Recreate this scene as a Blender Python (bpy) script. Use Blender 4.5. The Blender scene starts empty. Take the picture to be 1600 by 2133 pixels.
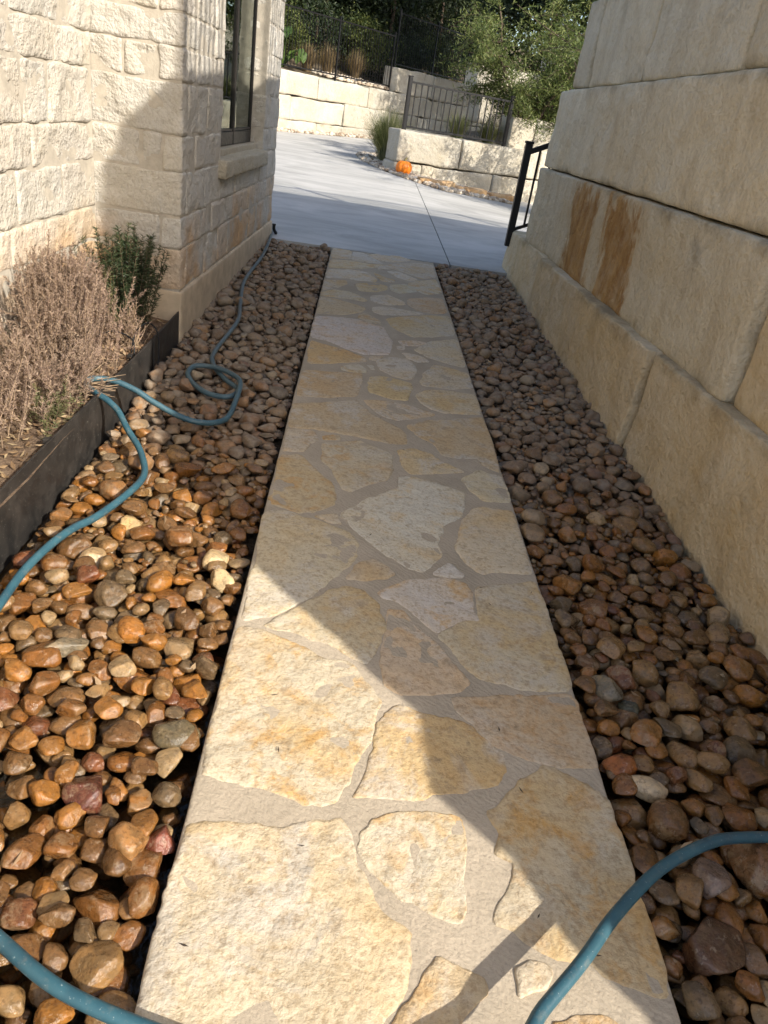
import bpy, math, random
import numpy as np
from mathutils import Vector, Matrix

random.seed(7)
scene = bpy.context.scene
COL = scene.collection

# ------------------------------------------------------------------ camera
CAM_H = 1.5
PITCH, ROLL, YAW = math.radians(27.9), math.radians(9.4), math.radians(5.33)
_f = Vector((math.sin(YAW)*math.cos(PITCH), math.cos(YAW)*math.cos(PITCH), -math.sin(PITCH)))
_r = Vector((math.cos(YAW), -math.sin(YAW), 0))
_u = _r.cross(_f)
_r2 = math.cos(ROLL)*_r + math.sin(ROLL)*_u
_u2 = -math.sin(ROLL)*_r + math.cos(ROLL)*_u
cam_data = bpy.data.cameras.new('camera')
cam_data.sensor_fit = 'HORIZONTAL'
cam_data.sensor_width = 36.0
cam_data.lens = 36.0*1545.0/1600.0
cam_data.clip_start = 0.05
cam_data.clip_end = 600
cam = bpy.data.objects.new('camera', cam_data)
COL.objects.link(cam)
cam.matrix_world = Matrix(((_r2.x, _u2.x, -_f.x, 0), (_r2.y, _u2.y, -_f.y, 0), (_r2.z, _u2.z, -_f.z, CAM_H), (0, 0, 0, 1)))
scene.camera = cam

# ------------------------------------------------------------------ light
SUN_EL, SUN_AZ = math.radians(34.0), math.radians(47.0)
sun_dir = Vector((math.cos(SUN_EL)*math.sin(SUN_AZ), -math.cos(SUN_EL)*math.cos(SUN_AZ), math.sin(SUN_EL)))
world = bpy.data.worlds.new('World')
scene.world = world
world.use_nodes = True
wn = world.node_tree.nodes
wl = world.node_tree.links
wn.clear()
sky = wn.new('ShaderNodeTexSky')
sky.sky_type = 'NISHITA'
sky.sun_disc = False
sky.sun_elevation = SUN_EL
sky.sun_rotation = math.atan2(sun_dir.x, sun_dir.y)
sky.air_density = 1.0
sky.dust_density = 2.2
sky.ozone_density = 0.7
bg = wn.new('ShaderNodeBackground')
bg.inputs['Strength'].default_value = 0.142
wo = wn.new('ShaderNodeOutputWorld')
wl.new(sky.outputs[0], bg.inputs['Color'])
wl.new(bg.outputs[0], wo.inputs['Surface'])
sun_data = bpy.data.lights.new('sun', 'SUN')
sun_data.energy = 3.6
sun_data.angle = math.radians(0.53)
sun_data.color = (1.0, 0.93, 0.82)
sun = bpy.data.objects.new('sun', sun_data)
COL.objects.link(sun)
sun.rotation_euler = sun_dir.to_track_quat('Z', 'Y').to_euler()
sun.location = (8, -8, 12)
vs = scene.view_settings
vs.view_transform = 'Standard'
vs.look = 'None'
vs.exposure = 0.97
vs.gamma = 1.0
vs.use_curve_mapping = False
scene.cycles.max_bounces = 6
scene.cycles.diffuse_bounces = 3
scene.cycles.use_adaptive_sampling = True
scene.cycles.adaptive_threshold = 0.02
scene.cycles.transparent_max_bounces = 12
scene.cycles.use_denoising = True

SLOPE = 0.03            # the whole yard rises 3 % away from the camera

# ------------------------------------------------------------------ helpers
def link(o, parent=None):
    COL.objects.link(o)
    if parent is not None:
        o.parent = parent
    return o

def tag(o, label=None, cat=None, group=None, kind=None):
    if label: o['label'] = label
    if cat: o['category'] = cat
    if group: o['group'] = group
    if kind: o['kind'] = kind
    return o

def empty(name, loc=(0, 0, 0), rz=0.0):
    o = bpy.data.objects.new(name, None)
    o.empty_display_size = 0.2
    o.location = loc
    o.rotation_euler = (0, 0, rz)
    return link(o)

def mesh(name, v, f, smooth=True, mat=None):
    me = bpy.data.meshes.new(name)
    v = np.asarray(v, np.float32)
    if isinstance(f, np.ndarray):
        nf, k = f.shape
        me.vertices.add(len(v)); me.vertices.foreach_set('co', v.ravel())
        me.loops.add(nf*k); me.loops.foreach_set('vertex_index', f.astype(np.int32).ravel())
        me.polygons.add(nf)
        me.polygons.foreach_set('loop_start', np.arange(0, nf*k, k, dtype=np.int32))
        me.polygons.foreach_set('loop_total', np.full(nf, k, np.int32))
        me.update(calc_edges=True)
    else:
        me.from_pydata([tuple(map(float, p)) for p in v], [], f)
        me.update()
    me.validate()
    me.polygons.foreach_set('use_smooth', np.full(len(me.polygons), smooth, bool))
    if mat is not None:
        me.materials.append(mat)
    return me

def obj(name, v, f, mat, parent=None, smooth=True):
    return link(bpy.data.objects.new(name, mesh(name, v, f, smooth, mat)), parent)

def inst(name, me, parent=None, loc=(0, 0, 0), rot=(0, 0, 0), scale=(1, 1, 1)):
    o = bpy.data.objects.new(name, me)
    o.location = loc; o.rotation_euler = rot; o.scale = scale
    return link(o, parent)

def join(parts):
    vs_, fs_, n = [], [], 0
    for v, f in parts:
        vs_.append(np.asarray(v, float)); fs_.append(np.asarray(f) + n); n += len(v)
    return np.vstack(vs_), np.vstack(fs_)

def _hash(ix, iy, iz, seed):
    h = (ix.astype(np.int64)*374761393 + iy.astype(np.int64)*668265263 + iz.astype(np.int64)*2147483647 + seed*1274126177) & 0xffffffff
    h = ((h ^ (h >> 13))*1274126177) & 0xffffffff
    h = ((h ^ (h >> 16))*2246822519) & 0xffffffff
    return ((h ^ (h >> 15)) & 0xffff)/65535.0

def vnoise(p, seed=0):
    p = np.asarray(p, float)
    i = np.floor(p).astype(np.int64); t = p - i; t = t*t*(3-2*t)
    out = 0
    for dx in (0, 1):
        for dy in (0, 1):
            for dz in (0, 1):
                w = (t[:, 0] if dx else 1-t[:, 0])*(t[:, 1] if dy else 1-t[:, 1])*(t[:, 2] if dz else 1-t[:, 2])
                out = out + w*_hash(i[:, 0]+dx, i[:, 1]+dy, i[:, 2]+dz, seed)
    return out*2-1

def fbm(p, freq, octs=3, seed=0, gain=0.5):
    p = np.asarray(p, float)
    a, s, out = 1.0, 0.0, 0
    for o in range(octs):
        out = out + a*vnoise(p*freq*(2.03**o)+o*17.3, seed+o*101); s += a; a *= gain
    return out/s

def box(x0, x1, y0, y1, z0, z1):
    v = np.array([(x, y, z) for x in (x0, x1) for y in (y0, y1) for z in (z0, z1)], float)
    f = np.array([(0, 1, 3, 2), (4, 6, 7, 5), (0, 4, 5, 1), (2, 3, 7, 6), (0, 2, 6, 4), (1, 5, 7, 3)])
    return v, f

def rbox(x0, x1, y0, y1, z0, z1, r=0.01, cell=0.05, amp=0.0, freq=6.0, seed=0, octs=3, cells=None, chip=0.0, zw=1.0):
    """a closed box of grid faces with rounded, chipped edges and a rough skin"""
    L = np.array([x1-x0, y1-y0, z1-z0])
    c = np.array(cells if cells is not None else (cell, cell, cell), float)
    n = np.maximum(1, np.round(L/c)).astype(int)
    def ax(k):
        # extra rows close to both ends so that edges stay crisp but rounded
        t = np.linspace(0, 1, n[k]+1)
        e = min(0.3, r*1.2/L[k])
        t = np.unique(np.concatenate([[0, e*0.35, e], t[(t > e*1.3) & (t < 1-e*1.3)], [1-e, 1-e*0.35, 1]]))
        return t
    T = [ax(k) for k in range(3)]
    N = [len(t) for t in T]
    idx = -np.ones(N, int)
    verts, faces = [], []
    def vid(i, j, k):
        if idx[i, j, k] < 0:
            idx[i, j, k] = len(verts)
            verts.append((T[0][i], T[1][j], T[2][k]))
        return idx[i, j, k]
    for a in range(3):
        b, d = (a+1) % 3, (a+2) % 3
        for s in (0, N[a]-1):
            for i in range(N[b]-1):
                for j in range(N[d]-1):
                    q = []
                    for (p, w) in ((i, j), (i+1, j), (i+1, j+1), (i, j+1)):
                        t = [0, 0, 0]; t[a] = s; t[b] = p; t[d] = w
                        q.append(vid(*t))
                    faces.append(q if s else q[::-1])
    p = np.array(verts)*L + np.array([x0, y0, z0])
    lo = np.array([x0, y0, z0]); hi = np.array([x1, y1, z1])
    rr = np.full(len(p), r)
    if chip > 0:
        rr = r + chip*np.clip(fbm(p, freq*0.9, 2, seed+5), 0, 1)**1.5
    rr = np.minimum(rr, 0.45*L.min())[:, None]
    cc = np.clip(p, lo+rr, hi-rr)
    d = p-cc
    ln = np.linalg.norm(d, axis=1, keepdims=True)
    nr = np.where(ln > 1e-9, d/np.maximum(ln, 1e-9), 0)
    q = cc + nr*rr
    if amp > 0:
        q = q + nr*np.array([1, 1, zw])*(amp*fbm(p, freq, octs, seed, 0.55))[:, None]
    return q, np.array(faces)

def tube(pts, rad, sides=6, cap=True):
    pts = np.asarray(pts, float); n = len(pts)
    rad = np.broadcast_to(np.asarray(rad, float), (n,))
    tan = np.gradient(pts, axis=0)
    tan /= np.maximum(np.linalg.norm(tan, axis=1, keepdims=True), 1e-9)
    up = np.array([0, 0, 1.0]) if abs(tan[0][2]) < 0.9 else np.array([1.0, 0, 0])
    a = np.cross(tan[0], up); a /= np.linalg.norm(a)
    V = []
    ang = np.linspace(0, 2*np.pi, sides, endpoint=False)
    for i in range(n):
        a = a - tan[i]*(a@tan[i]); a /= max(np.linalg.norm(a), 1e-9)
        b = np.cross(tan[i], a)
        V.append(pts[i] + rad[i]*(np.cos(ang)[:, None]*a + np.sin(ang)[:, None]*b))
    V = np.vstack(V)
    F = []
    for i in range(n-1):
        for k in range(sides):
            k2 = (k+1) % sides
            F.append((i*sides+k, i*sides+k2, (i+1)*sides+k2, (i+1)*sides+k))
    if cap:
        V = np.vstack([V, pts[0], pts[-1]])
        for k in range(sides):
            k2 = (k+1) % sides
            F.append((n*sides, k2, k, n*sides))
            F.append((n*sides+1, (n-1)*sides+k, (n-1)*sides+k2, n*sides+1))
        F = [(q[0], q[1], q[2], q[3]) if q[0] != q[3] else (q[0], q[1], q[2], q[2]) for q in F]
    return V, F

def tubef(pts, rad, sides=6, cap=True):
    """tube with plain python faces (caps as triangles)"""
    V, F = tube(pts, rad, sides, cap)
    return V, [tuple(dict.fromkeys(q)) for q in F]

def catmull(P, step=0.02):
    P = np.asarray(P, float)
    Q = np.vstack([2*P[0]-P[1], P, 2*P[-1]-P[-2]])
    out = []
    for i in range(1, len(Q)-2):
        p0, p1, p2, p3 = Q[i-1], Q[i], Q[i+1], Q[i+2]
        m = max(2, int(np.linalg.norm(p2-p1)/step))
        t = np.linspace(0, 1, m, endpoint=False)[:, None]
        out.append(0.5*((2*p1)+(-p0+p2)*t+(2*p0-5*p1+4*p2-p3)*t*t+(-p0+3*p1-3*p2+p3)*t**3))
    out.append(P[-1:])
    return np.vstack(out)

# ------------------------------------------------------------------ materials
class NB:
    def __init__(s, name):
        s.m = bpy.data.materials.new(name); s.m.use_nodes = True
        s.t = s.m.node_tree; s.t.nodes.clear()
        s.out = s.t.nodes.new('ShaderNodeOutputMaterial')
    def n(s, typ, ins=None, **kw):
        nd = s.t.nodes.new('ShaderNode'+typ)
        for k, v in kw.items(): setattr(nd, k, v)
        for k, v in (ins or {}).items():
            if hasattr(v, 'links') or isinstance(v, bpy.types.NodeSocket): s.t.links.new(v, nd.inputs[k])
            else: nd.inputs[k].default_value = v
        return nd
    def noise(s, vec, scale, detail=4, rough=0.55, dist=0.0):
        return s.n('TexNoise', {'Vector': vec, 'Scale': scale, 'Detail': detail, 'Roughness': rough, 'Distortion': dist}).outputs['Fac']
    def ramp(s, fac, stops, interp='LINEAR'):
        nd = s.n('ValToRGB', {'Fac': fac}); cr = nd.color_ramp; cr.interpolation = interp
        while len(cr.elements) < len(stops): cr.elements.new(0.5)
        for e, (p, c) in zip(cr.elements, stops):
            e.position = p; e.color = (*c, 1) if len(c) == 3 else c
        return nd.outputs['Color']
    def rng(s, val, a, b, c=0.0, d=1.0):
        return s.n('MapRange', {'Value': val, 'From Min': a, 'From Max': b, 'To Min': c, 'To Max': d}).outputs[0]
    def math(s, op, a, b=0.0, c=0.0, clamp=False):
        return s.n('Math', {0: a, 1: b, 2: c}, operation=op, use_clamp=clamp).outputs[0]
    def mix(s, fac, a, b, mode='MIX'):
        nd = s.n('Mix', None, data_type='RGBA', blend_type=mode)
        for k, v in ((0, fac), (6, a), (7, b)):
            if isinstance(v, bpy.types.NodeSocket): s.t.links.new(v, nd.inputs[k])
            elif k == 0: nd.inputs[0].default_value = v
            else: nd.inputs[k].default_value = (*v, 1) if len(v) == 3 else v
        return nd.outputs[2]
    def bump(s, h, strength=0.5, dist=0.01, normal=None):
        nd = s.n('Bump', {'Height': h, 'Strength': strength, 'Distance': dist})
        if normal is not None: s.t.links.new(normal, nd.inputs['Normal'])
        return nd.outputs[0]
    def bsdf(s, color, rough=0.8, normal=None, spec=0.5, metal=0.0, coat=0.0, **kw):
        nd = s.n('BsdfPrincipled')
        for k, v in (('Base Color', color), ('Roughness', rough), ('Specular IOR Level', spec), ('Metallic', metal), ('Coat Weight', coat)) + tuple(kw.items()):
            if isinstance(v, bpy.types.NodeSocket): s.t.links.new(v, nd.inputs[k])
            else: nd.inputs[k].default_value = (*v, 1) if isinstance(v, tuple) and len(v) == 3 else v
        if normal is not None: s.t.links.new(normal, nd.inputs['Normal'])
        return nd.outputs[0]
    def done(s, shader):
        s.t.links.new(shader, s.out.inputs['Surface']); return s.m
    def pos(s):
        return s.n('NewGeometry').outputs['Position']

def pos_jittered(b, amount=40.0):
    """world position shifted by a per-object random, so that alike pieces differ"""
    rnd = b.n('ObjectInfo').outputs['Random']
    off = b.n('VectorMath', {0: (3.1, 7.7, 5.3), 'Scale': b.math('MULTIPLY', rnd, amount)}, operation='SCALE').outputs[0]
    return b.n('VectorMath', {0: b.pos(), 1: off}, operation='ADD').outputs[0]

def plain(name, color, rough=0.6, spec=0.5, metal=0.0, nscale=30.0, var=0.15, bump=0.0):
    b = NB(name); p = b.pos()
    n1 = b.noise(p, nscale, 4)
    c = b.mix(b.rng(n1, 0.35, 0.65), tuple(x*(1-var) for x in color), tuple(min(1, x*(1+var)) for x in color))
    nm = b.bump(b.noise(p, nscale*4, 3), bump, 0.004) if bump else None
    return b.done(b.bsdf(c, b.rng(n1, 0.3, 0.7, max(0, rough-0.08), min(1, rough+0.08)), nm, spec, metal))

def limestone(name, c_light, c_warm, c_stain, warm=0.45, stain=0.7, scale=1.0, bump=0.6, dirt=0.35, extra=None, pit=60.0, edge=0.0, streak=0.0):
    b = NB(name); p = pos_jittered(b)
    big = b.noise(p, 2.2*scale, 4, 0.6, 0.4)
    mid = b.noise(p, 9*scale, 4, 0.65, 0.3)
    fine = b.noise(p, pit*scale, 3, 0.6)
    c = b.mix(b.rng(big, warm-0.08, warm+0.25), c_light, c_warm)
    c = b.mix(b.math('MULTIPLY', b.rng(mid, 0.5, 0.75), stain), c, c_stain)
    pale = b.noise(p, 5.5*scale, 3, 0.6)
    c = b.mix(b.rng(pale, 0.58, 0.75, 0, 0.5), c, tuple(min(1, x*1.22+0.03) for x in c_light))
    c = b.mix(b.math('MULTIPLY', b.rng(fine, 0.50, 0.34), 0.28), c, tuple(x*0.55 for x in c_warm))
    grime = b.math('MULTIPLY', b.rng(b.noise(p, 3.4*scale, 4, 0.7, 0.6), 0.60, 0.74), dirt)
    c = b.mix(grime, c, (0.16, 0.14, 0.11))
    if streak > 0:      # water streaks running down the face
        sp = b.n('Mapping', {'Vector': p, 'Scale': (1.0, 1.0, 0.10)}).outputs[0]
        c = b.mix(b.math('MULTIPLY', b.rng(b.noise(sp, 5.0, 4, 0.65), 0.50, 0.68), streak), c, tuple(x*0.80 for x in c_stain))
        c = b.mix(b.math('MULTIPLY', b.rng(b.noise(sp, 3.1, 3, 0.6), 0.55, 0.7), streak*0.6), c, tuple(min(1, x*1.15) for x in c_light))
    if edge > 0:      # mildew and dirt that collect along the joints of each block
        gz = b.n('SeparateXYZ', {0: b.n('TexCoord').outputs['Generated']}).outputs['Z']
        e_ = b.rng(b.math('ABSOLUTE', b.math('SUBTRACT', b.math('ADD', gz, b.math('MULTIPLY', b.math('SUBTRACT', mid, 0.5), 0.35)), 0.5)), 0.40, 0.52)
        c = b.mix(b.math('MULTIPLY', b.math('MULTIPLY', e_, b.rng(big, 0.40, 0.62)), edge), c, (0.17, 0.135, 0.085))
    oc = b.n('ObjectInfo').outputs['Color']
    c = b.mix(1.0, c, oc, 'MULTIPLY')
    if extra: c = extra(b, c)
    h = b.math('ADD', b.math('MULTIPLY', b.noise(p, 13*scale, 4, 0.58), 1.4), b.math('ADD', b.math('MULTIPLY', fine, 0.30), b.math('MULTIPLY', b.noise(p, 38*scale, 3, 0.65), 0.45)))
    nm = b.bump(h, bump, 0.025)
    return b.done(b.bsdf(c, 0.9, nm, 0.25))
# ------------------------------------------------------------------ material library
def flag_mat():
    b = NB('flagstone_limestone'); p = pos_jittered(b)
    oc = b.n('ObjectInfo').outputs['Color']
    big = b.noise(p, 3.2, 4, 0.6, 0.5)
    mid = b.noise(p, 9, 5, 0.68, 0.5)
    fine = b.noise(p, 75, 3, 0.65)
    rnd = b.n('ObjectInfo').outputs['Random']; rb = b.math('FRACT', b.math('MULTIPLY', rnd, 17.3)); rc = b.math('FRACT', b.math('MULTIPLY', rnd, 53.1))
    c = b.mix(b.math('MULTIPLY', b.rng(big, 0.42, 0.62, 0, 0.8), b.rng(rc, 0, 1, 0.4, 1.0)), oc, b.mix(1.0, oc, (1.0, 0.83, 0.56), 'MULTIPLY'))
    c = b.mix(b.math('MULTIPLY', b.rng(mid, 0.50, 0.64, 0, 0.9), b.math('POWER', rb, 1.6)), c, b.mix(1.0, oc, (0.96, 0.68, 0.34), 'MULTIPLY'))
    c = b.mix(b.math('MULTIPLY', b.rng(b.noise(p, 4.2, 5, 0.7, 0.5), 0.50, 0.62, 0, 0.85), b.math('SUBTRACT', 1.0, b.math('MULTIPLY', rb, 0.6))), c, (0.50, 0.455, 0.385))
    c = b.mix(b.rng(fine, 0.5, 0.34, 0, 0.5), c, b.mix(1.0, c, (0.55, 0.45, 0.34), 'MULTIPLY'))
    c = b.mix(b.rng(b.noise(p, 26, 4, 0.75), 0.54, 0.66, 0, 0.55), c, (0.29, 0.215, 0.13))
    # spray from the hose has wetted the nearest stones
    yy = b.n('SeparateXYZ', {0: b.pos()}).outputs['Y']
    wet = b.math('MULTIPLY', b.rng(b.math('ADD', yy, b.math('MULTIPLY', b.noise(b.pos(), 4, 4), 0.9)), 1.75, 1.35), b.rng(b.noise(b.pos(), 7, 3), 0.38, 0.55))
    c = b.mix(b.math('MULTIPLY', wet, 0.30), c, b.mix(1.0, c, (0.72, 0.66, 0.55), 'MULTIPLY'))
    h = b.math('ADD', b.math('MULTIPLY', b.noise(p, 15, 5, 0.62), 1.5), b.math('MULTIPLY', fine, 0.28))
    nm = b.bump(h, 0.42, 0.024)
    return b.done(b.bsdf(c, b.rng(wet, 0, 1, 0.9, 0.42), nm, 0.3))

def mortar_mat():
    b = NB('path_mortar'); p = b.pos()
    n = b.noise(p, 3.5, 5, 0.7); fine = b.noise(p, 140, 3, 0.7)
    c = b.mix(b.rng(n, 0.35, 0.65), (0.35, 0.295, 0.22), (0.44, 0.37, 0.28))
    c = b.mix(b.rng(fine, 0.45, 0.35, 0, 0.35), c, (0.22, 0.18, 0.14))
    brush = b.n('TexWave', {'Vector': p, 'Scale': 26.0, 'Distortion': 9.0, 'Detail': 3.0}, bands_direction='DIAGONAL').outputs['Fac']
    nm = b.bump(b.math('ADD', b.math('MULTIPLY', b.noise(p, 40, 4, 0.7), 0.8), b.math('MULTIPLY', brush, 0.12)), 0.5, 0.012)
    return b.done(b.bsdf(c, 0.93, nm, 0.2))

def rock_mat():
    b = NB('river_rock'); tc = b.n('TexCoord').outputs['Object']
    g = b.n('NewGeometry'); p = g.outputs['Position']
    oi = b.n('ObjectInfo')
    rnd = b.math('FRACT', b.math('ADD', b.math('MULTIPLY', oi.outputs['Random'], 7.31), g.outputs['Random Per Island']))
    rnd2 = b.math('FRACT', b.math('MULTIPLY', rnd, 37.7))
    base = b.ramp(rnd, [(0.0, (0.20, 0.095, 0.028)), (0.18, (0.29, 0.145, 0.038)), (0.34, (0.13, 0.074, 0.032)), (0.48, (0.235, 0.155, 0.075)),
                        (0.62, (0.17, 0.103, 0.048)), (0.80, (0.125, 0.100, 0.068)), (0.88, (0.25, 0.18, 0.10)), (0.93, (0.15, 0.062, 0.032)), (0.96, (0.36, 0.29, 0.19))], 'CONSTANT')
    base = b.mix(b.math('MULTIPLY', b.rng(rnd2, 0, 1), 0.35), base, (0.13, 0.078, 0.040))
    base = b.mix(oi.outputs['Alpha'], oi.outputs['Color'], base)      # a few stones have a colour of their own
    seedv = b.n('VectorMath', {0: (13.0, 5.0, 9.0), 'Scale': rnd}, operation='SCALE').outputs[0]
    pv = b.n('VectorMath', {0: p, 1: seedv}, operation='ADD').outputs[0]
    mot = b.noise(pv, 28, 4, 0.62, 0.6)
    c = b.mix(b.rng(mot, 0.42, 0.60, 0, 0.8), base, b.mix(1.0, base, (1.55, 1.42, 1.25), 'MULTIPLY'))
    c = b.mix(b.rng(b.noise(pv, 75, 4, 0.7), 0.52, 0.64, 0, 0.65), c, b.mix(1.0, base, (0.45, 0.38, 0.33), 'MULTIPLY'))
    crust = b.math('MULTIPLY', b.rng(b.noise(pv, 17, 5, 0.75, 0.4), 0.52, 0.60), b.rng(rnd2, 0.45, 0.8, 0, 0.45))
    c = b.mix(crust, c, (0.36, 0.28, 0.19))
    vein = b.noise(pv, 14, 2, 0.5, 2.5)
    c = b.mix(b.math('MULTIPLY', b.rng(b.math('ABSOLUTE', b.math('SUBTRACT', vein, 0.5)), 0.03, 0.0), 0.10), c, (0.45, 0.36, 0.25))
    # the hose has wetted the stones close to the camera; farther off they are dry and dusty
    yy = b.n('SeparateXYZ', {0: p}).outputs['Y']
    wob = b.math('MULTIPLY', b.math('SUBTRACT', b.noise(p, 3.0, 3), 0.5), 1.6)
    wet = b.rng(b.math('ADD', b.math('ADD', yy, wob), b.math('MULTIPLY', b.math('SUBTRACT', rnd2, 0.5), 0.8)), 3.7, 2.7)
    dustmask = b.rng(b.noise(pv, 20, 5, 0.65), 0.40, 0.64, 0.05, 0.75)
    dry = b.mix(dustmask, b.mix(0.30, c, (0.15, 0.12, 0.09)), (0.27, 0.228, 0.178))
    wetc = b.mix(1.0, c, (0.78, 0.68, 0.54), "MULTIPLY")
    c = b.mix(wet, dry, wetc)
    speck = b.math('MULTIPLY', b.rng(b.noise(pv, 50, 4, 0.7), 0.60, 0.66), b.rng(wet, 0, 1, 0.15, 0.28))
    c = b.mix(speck, c, (0.42, 0.34, 0.24))
    h = b.math('ADD', b.noise(pv, 60, 5, 0.7), b.math('MULTIPLY', b.noise(pv, 22, 3), 0.9))
    nm = b.bump(h, 0.65, 0.007)
    rough = b.rng(b.math('ADD', wet, b.math('MULTIPLY', b.math('SUBTRACT', mot, 0.5), 0.8)), 0.0, 1.0, 0.85, 0.16)
    return b.done(b.bsdf(c, rough, nm, 0.5))

def soil_mat(name, c1, c2, sc=18.0):
    b = NB(name); p = b.pos()
    n = b.noise(p, sc, 6, 0.7)
    c = b.mix(b.rng(n, 0.35, 0.65), c1, c2)
    return b.done(b.bsdf(c, 0.95, b.bump(b.noise(p, sc*3, 5, 0.7), 0.8, 0.03), 0.15))

def concrete_mat():
    b = NB('driveway_concrete'); p = b.pos()
    st = b.n('Mapping', {'Vector': p, 'Scale': (0.45, 1.1, 1.0), 'Rotation': (0, 0, 0.35)}).outputs[0]
    n1 = b.noise(st, 1.6, 6, 0.65, 0.8); n2 = b.noise(p, 0.9, 4, 0.6); fine = b.noise(p, 60, 4, 0.7)
    c = b.mix(b.rng(n1, 0.38, 0.62), (0.33, 0.325, 0.305), (0.46, 0.45, 0.425))
    c = b.mix(b.rng(n2, 0.55, 0.75, 0, 0.4), c, (0.28, 0.285, 0.28))
    c = b.mix(b.rng(fine, 0.45, 0.3, 0, 0.25), c, (0.3, 0.3, 0.29))
    stain = b.rng(b.noise(b.n('Mapping', {'Vector': p, 'Scale': (0.6, 1.5, 1.0)}).outputs[0], 1.1, 4, 0.6, 0.5), 0.60, 0.68, 0, 0.35)
    c = b.mix(stain, c, (0.21, 0.21, 0.20))
    nm = b.bump(fine, 0.25, 0.006)
    return b.done(b.bsdf(c, 0.85, nm, 0.3))

def foliage_mat(name, stops, trans=0.25, rough=0.55):
    b = NB(name)
    g = b.n('NewGeometry')
    r = b.math('FRACT', b.math('ADD', b.math('MULTIPLY', b.n('ObjectInfo').outputs['Random'], 3.7), g.outputs['Random Per Island']))
    c = b.ramp(r, stops)
    c = b.mix(b.rng(b.noise(g.outputs['Position'], 1.2, 3), 0.35, 0.65, 0, 0.4), c, b.mix(1.0, c, (0.6, 0.75, 0.6), 'MULTIPLY'))
    d = b.bsdf(c, rough, None, 0.3)
    t = b.n('BsdfTranslucent', {'Color': b.mix(1.0, c, (1.2, 1.25, 0.7), 'MULTIPLY')}).outputs[0]
    return b.done(b.n('MixShader', {0: trans, 1: d, 2: t}).outputs[0])

M_FLAG = flag_mat(); M_MORTAR = mortar_mat(); M_ROCK = rock_mat(); M_CONC = concrete_mat()
M_SOIL = soil_mat('dark_soil', (0.05, 0.036, 0.023), (0.12, 0.085, 0.055), 60.0)
M_GROUND = soil_mat('bare_ground', (0.12, 0.09, 0.06), (0.2, 0.16, 0.11), 3.0)
M_BED = soil_mat('planter_mulch', (0.13, 0.085, 0.055), (0.26, 0.185, 0.125), 30.0)
def house_stain(b, c):      # rusty soil splash on the lowest stones beside the planter
    z = b.n('SeparateXYZ', {0: b.pos()}).outputs['Z']
    m = b.math('MULTIPLY', b.rng(b.math('ADD', z, b.math('MULTIPLY', b.math('SUBTRACT', b.noise(b.pos(), 3.0, 4, 0.6), 0.5), 0.9)), 0.82, 0.52), b.rng(b.noise(b.pos(), 2.3, 3), 0.40, 0.62))
    return b.mix(b.math('MULTIPLY', m, 0.85), c, (0.52, 0.33, 0.17))
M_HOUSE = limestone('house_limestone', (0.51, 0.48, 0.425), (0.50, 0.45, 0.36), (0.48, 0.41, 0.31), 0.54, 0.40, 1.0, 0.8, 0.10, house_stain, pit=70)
M_HMORT = plain('house_mortar', (0.44, 0.395, 0.325), 0.95, 0.2, 0, 20, 0.12, 0.5)
M_STUCCO = plain('foundation_stucco', (0.50, 0.40, 0.28), 0.95, 0.2, 0, 9, 0.14, 0.4)
M_BRONZE = plain('bronze_frame', (0.016, 0.013, 0.011), 0.45, 0.4, 0.0, 40, 0.2)
M_BLACK = plain('black_powder_coat', (0.007, 0.007, 0.008), 0.5, 0.35, 0, 60, 0.2)
M_ROOF = plain('roof_metal', (0.10, 0.095, 0.09), 0.5, 0.5, 0.3, 12, 0.15)
M_INTERIOR = plain('room_interior', (0.05, 0.055, 0.05), 0.9, 0.1, 0, 5, 0.2)

# ------------------------------------------------------------------ ground, path, driveway
def grid_sheet(xs, ys, zf):
    X, Y = np.meshgrid(xs, ys)
    v = np.stack([X.ravel(), Y.ravel(), zf(X.ravel(), Y.ravel())], 1)
    nx, ny = len(xs), len(ys)
    i, j = np.meshgrid(np.arange(nx-1), np.arange(ny-1))
    a = (j*nx+i).ravel()
    return v, np.stack([a, a+1, a+1+nx, a+nx], 1)

v, f = grid_sheet(np.linspace(-150, 150, 61), np.linspace(-60, 260, 65), lambda x, y: SLOPE*y - 0.26 - 0.5*np.clip((y-9)/6, 0, 1)*np.clip((x+2)/6, 0, 1))
tag(obj('ground', v, f, M_GROUND), kind='structure')

PX0, PX1, PY0, PY1 = -0.228, 0.824, -1.2, 7.93
def slope(v, off=0.0):
    v = v.copy(); v[:, 2] += SLOPE*v[:, 1] + off; return v
v, f = rbox(PX0, PX1, PY0, PY1, -0.16, -0.0012, 0.01, cells=(0.03, 0.03, 0.05), amp=0.002, freq=9, seed=3, chip=0.006)
path = tag(obj('path', slope(v), f, M_MORTAR), 'straight mortared flagstone path between two gravel beds', kind='structure')

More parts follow.
